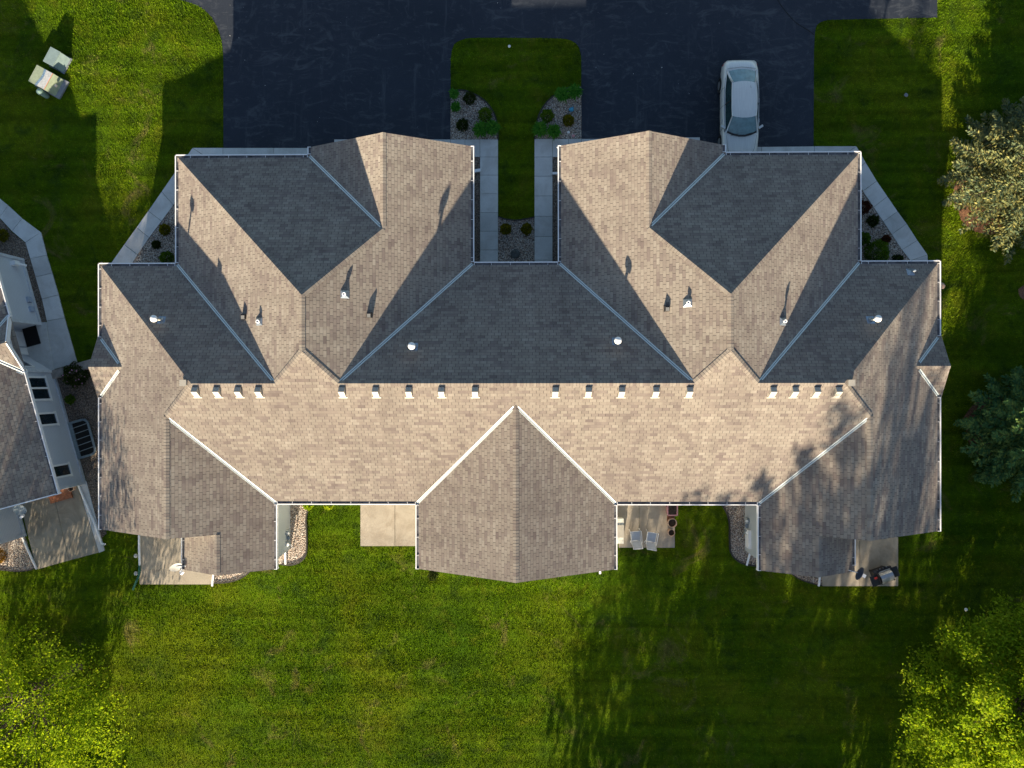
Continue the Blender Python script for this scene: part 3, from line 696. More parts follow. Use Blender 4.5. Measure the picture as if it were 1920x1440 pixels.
# satellite dishes
def dish(loc, aim, r, label, mount, matf=MWHITE, matb=MWHITE, rim=None):
    t = thing('satellite_dish', label, 'satellite dish', loc)
    aim = Vector(aim).normalized(); qz = aim.to_track_quat('Z', 'Y').to_matrix()
    mb = MB(); prof = [(0, 0)] + [(r * k / 5, .22 * r * (k / 5) ** 2) for k in range(1, 6)]
    mb.lathe((0, 0, 0), prof, 24, 0); mb.lathe((0, 0, -.015), prof[::-1], 24, 1)
    mb.v = [tuple(qz @ Vector((v[0] * .88, v[1], v[2]))) for v in mb.v]; mb.build('reflector', [matf, matb], t, True)
    ft = qz @ Vector((0, -r * .8, r * .95)); mb = MB(); mb.beam(qz @ Vector((0, -r * .9, 0)), ft, .025, .025); mb.build('feed_arm', MGALV, t)
    mb = MB(); mb.beam(ft - aim * .03, ft + aim * .12, .16, .10); mb.box(tuple(ft), (.12, .12, .08)); mb.build('feed_horn', MWHITE, t)
    mb = MB(); mb.tube([(0, 0, 0), Vector(mount) * .5 + Vector((0, 0, -.02)), mount], .022, 8); mb.beam(Vector(mount) - Vector((.07, 0, 0)), Vector(mount) + Vector((.07, 0, 0)), .14, .03); mb.build('mast', MGALV, t)
dish(at(329, 1062, 3.15), (.42, -.42, .4), .30, 'white satellite dish on the small left rear roof, over the patio', (.45, -.02, -.18), plain('dish_white', (.34, .34, .33), .6))
dish(at(1609, 1074, 3.25), (.80, -.42, .12), .36, 'grey satellite dish seen edge-on at the right rear roof, by the grill', (-.55, .12, -.28), plain('dish_grey', (.30, .31, .33), .5), plain('dish_back', (.045, .06, .10), .5))
dish(at(38, 955, 2.3), (.25, -.35, .8), .30, 'round grey satellite dish at the corner of the neighbouring house', (-.3, .15, -.25), plain('dish_blue', (.30, .35, .37), .5))

# ================================================================ NEIGHBOURING HOUSE (left edge)
_p, _q = at(102, 697), at(160, 905)
na = (_q - _p).normalized(); nbv = Vector((-na.y, na.x, 0)); O = _q.copy()        # na: along the wall to the south, nbv: outward (east)
if nbv.x < 0: nbv = -nbv
def LW(s, t, h=0.): p = O + na * s + nbv * t; return Vector((p.x, p.y, h))
def loc(px, py, h=0.): d = at(px, py, h) - O; return d.dot(na), d.dot(nbv)
nh = thing('neighbour_house', 'grey sided house cut by the left edge, with brown shingle roof and front porch', 'house')
sg1, tg = loc(45, 488); sg2, tg2 = loc(77, 608); tg = (tg + tg2) / 2
sd2, td = loc(55, 668); sw1 = loc(101, 697)[0]; ss, ts = loc(48, 1003)
sm0, te = loc(52, 690, HE); sm1, te1 = loc(113, 926, HE); te = te1
foot = [(sg1, tg - 9), (sg1, tg), (sg2, tg), (sg2, td), (sd2, td), (sw1, 0), (0, 0), (0, ts), (ss, ts), (ss, ts - 6)]
fp = [LW(s, t)[:2] for s, t in foot]; HOLES.append([tuple(p) for p in fp])
mb = MB(); mb.prism(ccw(fp), -.05, HE - .10); mb.build('wall', MSIDE, nh)
trim = MB()
for s, t, hh in ((sg1, tg, 2.6), (sg2, tg, 2.6), (0, 0, 2.6), (ss, ts, 2.6), (sw1, 0, 2.6)):
    c = LW(s, t, hh / 2); trim.box(tuple(c), (.14, .14, hh), math.atan2(nbv.y, nbv.x))
for (s0, t0), (s1, t1) in (((sg1, tg), (sg2, tg)), ((sw1, 0), (0, 0)), ((0, ts), (ss, ts))):
    trim.beam(LW(s0, t0 + .02, .10), LW(s1, t1 + .02, .10), .07, .2)
trim.build('corner_trim', plain('trim_grey', (.55, .58, .62), .6), nh)
def nfacet(mb, pts, u): facet(mb, [LW(*p) for p in pts], u)
mb = MB()
RD = 5.6
nfacet(mb, [(sm0 - 4.5, te, HE), (sm1, te, HE), (sm1, te - RD, H(RD)), (sm0 - 4.5, te - RD, H(RD))], na)
nfacet(mb, [(sm0 - 4.5, te - 2 * RD, HE), (sm1, te - 2 * RD, HE), (sm1, te - RD, H(RD)), (sm0 - 4.5, te - RD, H(RD))], na)
sge, teg = loc(22, 594, HE); sgn = sg1 - .35; RG = 4.2
nfacet(mb, [(sgn, teg, HE), (sge, teg, HE), (sge + 1.2, teg - RG, H(RG)), (sgn + RG, teg - RG, H(RG))], na)
nfacet(mb, [(sgn, teg, HE), (sgn + RG, teg - RG, H(RG)), (sgn, teg - 2 * RG, HE)], nbv)
sp0, tp0 = loc(18, 588, HE); sp1, tp1 = loc(49, 699, HE); tp = (tp0 + tp1) / 2; spm = (sp0 + sp1) / 2; dp = (sp1 - sp0) / 2
nfacet(mb, [(sp0, tp, HE), (spm, tp, H(dp)), (spm, tp - 3.6, H(dp)), (sp0, tp - 3.6, HE)], nbv)
nfacet(mb, [(sp1, tp, HE), (spm, tp, H(dp)), (spm, tp - 3.6, H(dp)), (sp1, tp - 3.6, HE)], nbv)
nroof = mb.build('roof', MS, nh)
mb = MB()
nfacet(mb, [(0 - .0, ts + .25 - 1.6, HE + .8), (0, ts + .0 - 1.6, HE + .8), (ss, ts - 1.6, HE + .8)], na) if False else None
ridgecap(LW(sm1, te - RD, H(RD)), LW(sm0 - 4.5, te - RD, H(RD)), nbv - Vector((0, 0, .5)), -nbv - Vector((0, 0, .5)), parent=nroof)
ridgecap(LW(spm, tp, H(dp)), LW(spm, tp - 3.4, H(dp)), na - Vector((0, 0, .5)), -na - Vector((0, 0, .5)), parent=nroof)
# valleys of the porch roof
valley(LW(sp1 + .05, tp - .05, HE + .03), LW(spm + .1, tp - .1 - dp * 1.0 - .0, H(dp) - .0), nbv * -1 + Vector((0, 0, .5)), -na + Vector((0, 0, .5)), parent=nroof) if abs(tp - te) < .3 else None
_d = tp - te
valley(LW(sp1, te, HE), LW(spm, te - dp, H(dp)), nbv * -1 + Vector((0, 0, .5)), -na + Vector((0, 0, .5)), parent=nroof)
valley(LW(sp0, teg, HE), LW(spm, teg - dp, H(dp)), nbv * -1 + Vector((0, 0, .5)), na + Vector((0, 0, .5)), parent=nroof)
def ngut(s0, s1, t): a, b = LW(s0, t), LW(s1, t); gutter(a[:2], b[:2], nbv[:2], parent=nh)
ngut(sp1 - .05, sm1, te); ngut(sgn, sge, teg)
mb = MB(); mb.beam(LW(sp0, tp - .03, HE - .08), LW(spm, tp - .03, H(dp) - .08), .05, .22); mb.beam(LW(sp1, tp - .03, HE - .08), LW(spm, tp - .03, H(dp) - .08), .05, .22)
mb.build('fascia', MWHITE, nh)
mb = MB(); mb.poly([LW(sp0, tp - .2, HE - .1), LW(sp1, tp - .2, HE - .1), LW(spm, tp - .2, H(dp) - .1)]); mb.build('porch_gable', MSIDE, nh)
mb = MB(); mb.beam(LW(sm1 - .04, te, HE - .1), LW(sm1 - .04, te - RD, H(RD) - .1), .05, .2); mb.build('fascia', MWHITE, nh)
def wwin(s0, s1, z0, z1, t=.0, mull=(), name='window', panemat=None):
    mb = MB(); ra = math.atan2(na.y, na.x); fr = .085
    for z in (z0, z1): mb.beam(LW(s0 - fr, t + .03, z), LW(s1 + fr, t + .03, z), .07, fr)
    for s in (s0, s1) + tuple(mull): mb.beam(LW(s, t + .03, z0 + fr / 2), LW(s, t + .03, z1 - fr / 2), fr, .07, up=nbv)
    f = mb.build(name, MWHITE, nh)
    mb = MB(); mb.poly([LW(s0, t + .012, z0), LW(s1, t + .012, z0), LW(s1, t + .012, z1), LW(s0, t + .012, z1)]); mb.build('pane', panemat or MGLASS, f)
    return f
def onwall(px, py):                                          # photo point -> (s, z) on the main east wall plane
    z = 1.0
    lo_, hi_ = 0., 3.
    for _ in range(30):
        z = (lo_ + hi_) / 2; t = loc(px, py, z)[1]
        # higher z moves the point inward (t falls) as seen from above-right
        if t < 0: lo_ = z
        else: hi_ = z
    return loc(px, py, z)[0], z
a0, z0 = onwall(83, 706); a1, z1 = onwall(96, 751); am, _ = onwall(89, 728)
ZS = (z0 + z1) / 2; wwin(a0 + .05, a1 - .05, ZS, 2.3, mull=(am,))
a0, z0 = onwall(103, 774); a1, z1 = onwall(108, 797); wwin(a0, a1 - .04, (z0 + z1) / 2, 2.3)
a0, z0 = onwall(129, 869); a1, z1 = onwall(133, 892); wwin(a0, a1 - .04, (z0 + z1) / 2, 2.3)
# entry door in the recess, angled wall window
mb = MB(); mb.beam(LW(sg2 + .15, td + .03, 1.05), LW(sd2 - .5, td + .03, 1.05), .06, 2.1); d_ = mb.build('door', MWHITE, nh)
mb = MB(); mb.poly([LW(sg2 + .32, td + .065, .95), LW(sd2 - .72, td + .065, .95), LW(sd2 - .72, td + .065, 1.95), LW(sg2 + .32, td + .065, 1.95)]); mb.build('pane', MGLASS, d_)
mb = MB(); mb.beam(LW(sd2 - .42, td + .03, 1.05), LW(sd2 - .06, td + .03, 1.05), .05, 2.05); mb.build('side_panel', MCAPW, nh)
va, vb = LW(sd2, td), LW(sw1, 0); vd = (vb - va).normalized(); vn = Vector((-vd.y, vd.x, 0)); vn = vn if vn.dot(Vector((1, 0, 0))) > 0 else -vn
def AWp(u_, z, o_=.03): p = va + vd * u_ + vn * o_; return Vector((p.x, p.y, z))
mb = MB()
for z in (1.1, 2.2): mb.beam(AWp(.35, z), AWp(1.15, z), .06, .08)
for u_ in (.35, 1.15): mb.beam(AWp(u_, 1.1), AWp(u_, 2.2), .08, .06, up=vn)
f = mb.build('window', MWHITE, nh); mb = MB(); mb.poly([AWp(.35, 1.1, .012), AWp(1.15, 1.1, .012), AWp(1.15, 2.2, .012), AWp(.35, 2.2, .012)]); mb.build('pane', MGLASS, f)
t = thing('doormat', 'black doormat on the stoop before the white front door', 'doormat', at(59, 630, .105))
t2 = MB(); t2.box((0, 0, .012), (.68, .95, .02), math.atan2(nbv.y, nbv.x)); t2.build('mat', MMAT, t)
t2 = MB(); t2.box((0, 0, .005), (.74, 1.0, .008), math.atan2(nbv.y, nbv.x)); t2.build('rubber_border', MBLACK, t)
# hose bib and meters on garage wall
mb = MB(); c = LW(loc(46, 501)[0], tg + .10, .9); mb.box(tuple(c), (.28, .22, .34), math.atan2(nbv.y, nbv.x)); v = mb.build('vent_hood', MWHITE, nh)
mb = MB(); mb.tube([c + Vector((.1, 0, -.1)), c + Vector((.35, -.05, -.35))], .05, 8); mb.build('pipe', MWHITE, v)
for px_, py_ in ((63, 565), (67, 583)):
    c = LW(loc(px_, py_)[0], tg + .05, .5); mb = MB(); mb.box(tuple(c), (.12, .26, .3), math.atan2(nbv.y, nbv.x)); mb.build('meter_box', plain('meter_grey', (.34, .40, .50), .5), nh)
# window well with a barred cover
wc0, wc1 = loc(135, 793), loc(150, 859); ww_ = thing('window_well', 'grey barred window-well cover against the neighbouring wall', 'window well')
hs0, hs1, dt = wc0[0], wc1[0], 1.05
def wpt(s, t, z): return LW(s, t, z)
rr = .28; out_ = [(hs0, .02), (hs0, dt - rr)] + [(hs0 + rr - rr * math.cos(a), dt - rr + rr * math.sin(a)) for a in np.linspace(.15, 1.55, 6)] + [(hs1 - rr + rr * math.sin(a), dt - rr + rr * math.cos(a)) for a in np.linspace(.0, 1.45, 6)] + [(hs1, dt - rr), (hs1, .02)]
mb = MB(); mb.prism(ccw([LW(s, t)[:2] for s, t in out_]), .0, .12); mb.build('liner', MDARK, ww_)
HOLES.append([tuple(LW(s, t)[:2]) for s, t in out_])
mb = MB()
for i in range(len(out_) - 1): mb.beam(LW(*out_[i], .15), LW(*out_[i + 1], .15), .11, .06)
mb.beam(LW(hs0, .12, .15), LW(hs1, .12, .15), .24, .05); mb.build('frame', plain('well_frame', (.22, .27, .29), .45, metal=.3), ww_)
for k in range(1, 6):
    mb = MB(); s = hs0 + (hs1 - hs0) * k / 6; mb.beam(LW(s, .1, .17), LW(s - .06, dt - .05, .17), .03, .03); mb.build('bar', plain('well_bar', (.30, .34, .35), .45, metal=.3), ww_)
# wooden steps, pot, drain pipe
st = thing('wooden_steps', 'red-brown wooden steps at the corner of the neighbouring roof', 'steps')
sA, tA = loc(112, 925); ang = math.atan2(nbv.y, nbv.x)
mb = MB(); mb.box(tuple(LW(sA - .25, tA + .18, .30)), (1.15, .62, .12), ang); mb.build('tread', MWOOD, st)
mb = MB(); mb.box(tuple(LW(sA + .22, tA + .12, .17)), (1.15, .34, .10), ang); mb.build('tread', MWOOD, st)
mb = MB(); mb.box(tuple(LW(sA - .05, tA + .14, .09)), (1.05, .75, .14), ang); mb.build('riser', MBRN if False else MSOIL, st)
def pot(px, py, r, h, mat, label, rim=None, h0=.07, group='flower pots on the patio', soil=True):
    t = thing('flower_pot', label, 'pot', at(px, py, h0), 0, group)
    mb = MB(); mb.lathe((0, 0, 0), [(r * .72, 0), (r * .95, h * .85), (r, h * .86), (r, h), (r * .88, h), (r * .86, h * .8)], 24); mb.build('body', mat, t, True)
    mb = MB(); mb.lathe((0, 0, h * .72), [(r * .9, 0), (0, .015)], 20); mb.build('soil', MSOIL, t)
    return t
pot(139, 914, .16, .3, MTERRAP, 'pale round pot between the wooden steps and the white pipe', group='loose pots')
def pipething(pts, label, w_=.11, cat='drain pipe', mat=MWHITE):
    mb = MB(); mb.tube(pts, w_ / 2, 8); return tag(mb.build('drain_pipe', mat, None, True), label, cat)
pipething([at(146, 908, .12), at(177, 980, .12), at(189, 1014, .12), at(191, 1019, .12), at(197, 1021, .12)], 'long white drain pipe with elbow along the stained patio')
pipething([at(42, 1008, .10), at(55, 1037, .10), at(69, 1067, .10)], 'white drain pipe between sunny rock bed and stained patio')

# ================================================================ UTILITY BOXES
def rbox(mb, c, u, v_, lu, lv, z0, z1, mi=0, tu=0.):          # box on local axes with an optional raked front
    u = Vector((*u, 0)); v_ = Vector((*v_, 0)); b = [(-lu / 2, -lv / 2), (lu / 2, -lv / 2), (lu / 2, lv / 2), (-lu / 2, lv / 2)]
    tp_ = [(-lu / 2, -lv / 2), (lu / 2 - tu, -lv / 2), (lu / 2 - tu, lv / 2), (-lu / 2, lv / 2)]
    lo_ = [c + u * x + v_ * y + Vector((0, 0, z0)) for x, y in b]; hi_ = [c + u * x + v_ * y + Vector((0, 0, z1)) for x, y in tp_]
    mb.poly(hi_, mi)
    for i in range(4): mb.poly([lo_[i], lo_[(i + 1) % 4], hi_[(i + 1) % 4], hi_[i]], mi)
ux = Vector((55, -30)).normalized(); vx = Vector((30, 55)).normalized()
tc = at(96, 157, 0.)
t = thing('transformer_box', 'olive transformer cabinet with a white patch on top, largest of the three utility boxes', 'utility box')
mb = MB(); rbox(mb, tc + Vector((.10 * ux.x, .10 * ux.y, 0)), ux, vx, 1.42, 1.0, 0, .12); mb.build('pad', MPAD, t)
mb = MB(); rbox(mb, tc + Vector((-.0 * ux.x, 0, 0)), ux, vx, 1.18, .92, .12, .64, tu=.22); mb.build('cabinet', MGREENL, t)
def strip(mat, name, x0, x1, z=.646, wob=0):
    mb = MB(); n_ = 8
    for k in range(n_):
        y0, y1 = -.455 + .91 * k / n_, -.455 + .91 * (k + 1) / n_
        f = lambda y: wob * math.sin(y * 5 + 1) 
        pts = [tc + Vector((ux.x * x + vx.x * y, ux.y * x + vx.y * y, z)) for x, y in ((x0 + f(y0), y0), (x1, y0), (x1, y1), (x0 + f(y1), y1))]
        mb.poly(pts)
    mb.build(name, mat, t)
strip(MPATCHB, 'patch_band', -.16, .02, .646, .05); strip(MPATCHW, 'label', -.04, .32, .649, .05); strip(MORANGE, 'patch_edge', .32, .345, .652)  # blue, white and orange strips laid over the cabinet top
mb = MB(); c = tc + Vector((ux.x * .62, ux.y * .62, .45)); mb.box(tuple(c), (.06, .12, .12), math.atan2(ux.y, ux.x)); mb.build('padlock', MSTEEL, t)
c2_ = at(115, 118, 0)
t = thing('junction_box', 'small blue-green utility box above the transformer on the lawn', 'utility box')
mb = MB(); rbox(mb, c2_, ux, vx, .78, .80, 0, .55, tu=.24); o = mb.build('cabinet', MTEAL, t)
mb = MB(); rbox(mb, c2_ + Vector((-.12 * ux.x, -.12 * ux.y, 0)), ux, vx, .56, .82, .55, .60); mb.build('lid', MTEAL, t)
mb = MB(); rbox(mb, c2_ , ux, vx, .86, .88, 0, .06); mb.build('pad', MPAD, t)
t = thing('cable_pedestal', 'round green cable pedestal below the transformer box', 'utility box', at(88, 180, 0))
mb = MB(); mb.lathe((0, 0, 0), [(.14, 0), (.14, .55), (.13, .58)], 16); mb.build('post', MGREENM, t, True)
mb = MB(); mb.lathe((0, 0, .56), [(.155, -.08), (.155, .03), (.11, .07), (0, .085)], 16); mb.build('cap', MGREENM, t, True)

# ================================================================ GAS METERS
def meter(px, py, label, s):
    c = at(px, py, 0.); t = thing('gas_meter', label, 'gas meter', c, 0, 'gas meters on the rear walls')
    for k, dy in enumerate((.28, -.28)):
        mb = MB(); mb.box((0, dy, .62), (.24, .28, .30), 0, 0, .85, .04); m_ = mb.build('meter_body', plain('meter_body', (.30, .34, .36), .45), t)
        mb = MB(); mb.lathe((s * .10, dy, .78), [(.07, 0), (.06, .03), (0, .035)], 10); mb.build('dial', MWHITE, m_)
    mb = MB(); mb.tube([(0, .28, .78), (-s * .1, .28, .88), (-s * .12, 0, .9), (-s * .12, -.28, .88), (0, -.28, .78)], .022, 7); mb.tube([(-s * .12, 0, .9), (-s * .12, 0, 0)], .022, 7); mb.tube([(s * .1, -.28, .5), (s * .14, -.5, .3), (s * .1, -.62, .05)], .02, 7); mb.tube([(-s * .12, .5, .9), (-s * .12, -.5, .9)], .02, 7)
    mb.build('pipe', MGALV, t)
    mb = MB(); mb.lathe((s * .02, .0, .55), [(.0, -.05), (.10, -.03), (.11, 0), (.10, .03), (0, .05)], 12); mb.build('regulator', MGALV, t)
meter(546, 1004, 'gas meters and pipes on the wall of the left rear wing', 1)
meter(1395, 982, 'gas meters and pipes on the wall of the right rear wing', -1)
# narrow ledge of the electric box on that wall
mb = MB(); mb.box(tuple(at(1403, 1010, .75)), (.14, .9, .5)); mb.build('meter_cabinet', MWHITE, house)

# ================================================================ PATIO THINGS
pot(1256.5, 977, .225, .55, MTERRAP, 'round terracotta pot, middle of the three at the patio edge')
pot(1256, 996, .175, .42, MTERRAP, 'smallest round pot, nearest the two patio chairs')
t = thing('flower_pot', 'square pink-rimmed pot half hidden under the eave', 'pot', at(1257, 953, .07), 0, 'flower pots on the patio')
mb = MB(); mb.box((0, 0, .25), (.42, .46, .5), 0, 0, 1.12); mb.build('body', MPINK, t)
mb = MB(); mb.box((0, 0, .505), (.40, .45, .012)); mb.build('soil', MSOIL, t)
mb = MB()
for a_, b_ in (((-.24, -.26), (.24, -.26)), ((.24, -.26), (.24, .26)), ((.24, .26), (-.24, .26)), ((-.24, .26), (-.24, -.26))): mb.beam((*a_, .50), (*b_, .50), .05, .06)
mb.build('rim', MPINK, t)
t = thing('planter_bench', 'dark wooden bench edge under the eave beside the terracotta pots', 'bench', at(1256, 966, .07))
mb = MB(); mb.box((0, 0, .2), (.36, .5, .05)); mb.build('seat', MWOOD, t)
mb = MB(); mb.box((0, .2, .09), (.30, .05, .17)); mb.box((0, -.2, .09), (.30, .05, .17)); mb.build('leg', MWOOD, t)
def chair(px, py, rz, label):
    t = thing('patio_chair', label, 'patio chair', at(px, py, .07), rz, 'patio chairs'); t.scale = (.86, .92, .92)
    mb = MB()                                                # faces north: seat toward +y, back at -y
    mb.poly([(-.24, -.22, .36), (.24, -.22, .36), (.24, .28, .42), (-.24, .28, .42)]); mb.poly([(-.24, -.22, .345), (-.24, .28, .405), (.24, .28, .405), (.24, -.22, .345)]); mb.build('seat', MSLING, t)
    mb = MB(); mb.poly([(-.24, -.23, .38), (-.24, -.50, .93), (.24, -.50, .93), (.24, -.23, .38)]); mb.poly([(-.24, -.245, .38), (.24, -.245, .38), (.24, -.515, .93), (-.24, -.515, .93)]); mb.build('backrest', MSLING, t)
    mb = MB()
    for s in (-1, 1):
        mb.tube([(s * .27, .30, .41), (s * .27, -.22, .35), (s * .27, -.52, .95)], .018, 8)
    mb.tube([(-.27, -.52, .95), (.27, -.52, .95)], .018, 8); mb.tube([(-.27, .30, .41), (.27, .30, .41)], .018, 8); mb.build('frame', MWHITE, t, True)
    for s in (-1, 1):
        mb = MB(); mb.tube([(s * .29, .30, .41), (s * .31, .33, .60), (s * .31, .2, .63), (s * .30, -.32, .60)], .022, 8); mb.build('armrest', MWHITE, t, True)
        mb = MB(); mb.tube([(s * .29, .30, .41), (s * .29, .36, 0)], .016, 7); mb.build('leg', MWHITE, t, True)
        mb = MB(); mb.tube([(s * .28, -.15, .37), (s * .29, -.36, 0)], .016, 7); mb.build('leg', MWHITE, t, True)
chair(1190, 1004, math.radians(5), 'white patio chair with grey sling seat, left of the two')
chair(1219, 1006, math.radians(-9), 'white patio chair with grey sling seat, right one, turned slightly')
t = thing('wall_planter', 'long white cushion box half hidden along the wall by the chairs', 'box', at(1161, 993, .07))
mb = MB(); mb.box((0, 0, .2), (.34, 1.25, .4)); mb.build('body', MPLANTER, t)
mb = MB(); mb.box((0, 0, .42), (.36, .62, .03)); mb.build('lid', MCREAM, t)
# grill
gr = thing('gas_grill', 'black gas grill with a steel lid on the right rear patio', 'grill', at(1640, 1074, .07), math.radians(20))
mb = MB(); mb.box((.10, 0, .45), (.72, .50, .7), 0, 0, 1., .02); mb.build('cart', MBLACK, gr)
mb = MB(); k0 = len(mb.v)
prof = [(-.26, .84), (-.24, .98), (-.12, 1.10), (.05, 1.13), (.20, 1.08), (.27, .95), (.28, .84)]
for i in range(len(prof) - 1): mb.poly([(-.20, prof[i][0], prof[i][1]), (.42, prof[i][0], prof[i][1]), (.42, prof[i + 1][0], prof[i + 1][1]), (-.20, prof[i + 1][0], prof[i + 1][1])])
mb.build('lid', MSTEEL, gr)
for xx in (-.21, .43):
    mb = MB(); mb.prism([(0, 0)] * 0 or [(xx - .02, -.27), (xx + .02, -.27), (xx + .02, .29), (xx - .02, .29)], .80, .98); mb.build('lid_end', MBLACK, gr)
mb = MB(); mb.tube([(-.16, .30, .98), (-.16, .36, 1.0), (.38, .36, 1.0), (.38, .30, .98)], .018, 8); mb.build('handle', MSTEEL, gr, True)
mb = MB(); mb.box((-.42, -.02, .84), (.40, .52, .04)); mb.build('side_shelf', MBLACK, gr)
mb = MB(); mb.box((.62, .06, .84), (.36, .50, .04)); mb.build('side_shelf', MBLACK, gr)
mb = MB(); mb.box((.1, .33, .78), (.9, .14, .12)); mb.box((-.28, .42, .82), (.22, .10, .06)); mb.box((.22, .42, .82), (.1, .12, .08)); mb.build('control_panel', MBLACK, gr)
for k in range(4):
    mb = MB(); mb.tube([(-.16 + .17 * k, .40, .79), (-.16 + .17 * k, .44, .79)], .03, 10); mb.build('knob', MSTEEL, gr)
mb = MB(); mb.box((-.36, .10, .88), (.14, .10, .04)); mb.build('red_knob', MRED, gr)
for xx, yy in ((-.2, -.2), (.4, -.2), (-.2, .2), (.4, .2)):
    mb = MB(); mb.tube([(xx - .03, yy, .05), (xx + .03, yy, .05)], .05, 12); mb.build('wheel', MBLACK, gr)
# small things on the lawn and in the beds
def lump(name, px, py, r, mat, label, cat, z=.0, sq=.6):
    mb = MB(); n_ = 10; p = at(px, py, z); prof = [(0, r * sq)] + [(r * math.sin(a) * (1 + random.uniform(-.12, .12)), r * sq * math.cos(a)) for a in (.5, .9, 1.3)] + [(r * 1.0, 0)]
    mb.lathe(p, prof, n_); o = mb.build(name, mat, None, True)
    for v in o.data.vertices: v.co.x += random.uniform(-.1, .1) * r; v.co.y += random.uniform(-.12, .12) * r
    return tag(o, label, cat)
lump('boulder', 966, 476, .24, MROCK, 'dark boulder in the rock court between the walks', 'boulder', .03)
lump('lawn_marker', 955, 87, .07, MCAPW, 'small white marker near the top of the centre island lawn', 'marker', .04, .9)
lump('lawn_marker', 1811, 1143, .09, MCAPW, 'small white object in the dark grass above the lime tree', 'marker', .05, .7)
lump('white_rock', 1066, 248, .07, MCAPW, 'small pale rock with dark shade beside the daylilies', 'rock', .03)
lump('white_rock', 1075, 255, .08, MPADL if False else MPINK, 'small pinkish rock near the drive in the right front bed', 'rock', .03)
t = thing('garden_ornament', 'blue glazed garden ornament in the right front rock bed', 'ornament', at(1071, 207, .03))
mb = MB(); mb.lathe((0, 0, 0), [(.05, 0), (.10, .05), (.12, .12), (.08, .19), (.03, .22), (0, .22)], 12); mb.build('globe', MBLUEG, t, True)
mb = MB(); mb.box((.06, .08, .12), (.10, .08, .03), .6); mb.box((-.08, -.04, .14), (.10, .06, .03), -.4); mb.build('petal', MBLUEG, t)
lump('rake_debris', 1699, 178, .10, MPAD, 'small grey scrap lying on the shaded lawn at right', 'scrap', .05, .3)
lump('pine_duff', 1766, 536, .17, MTERRAP, 'tan patch of debris beside the right eave', 'debris', .02, .4)

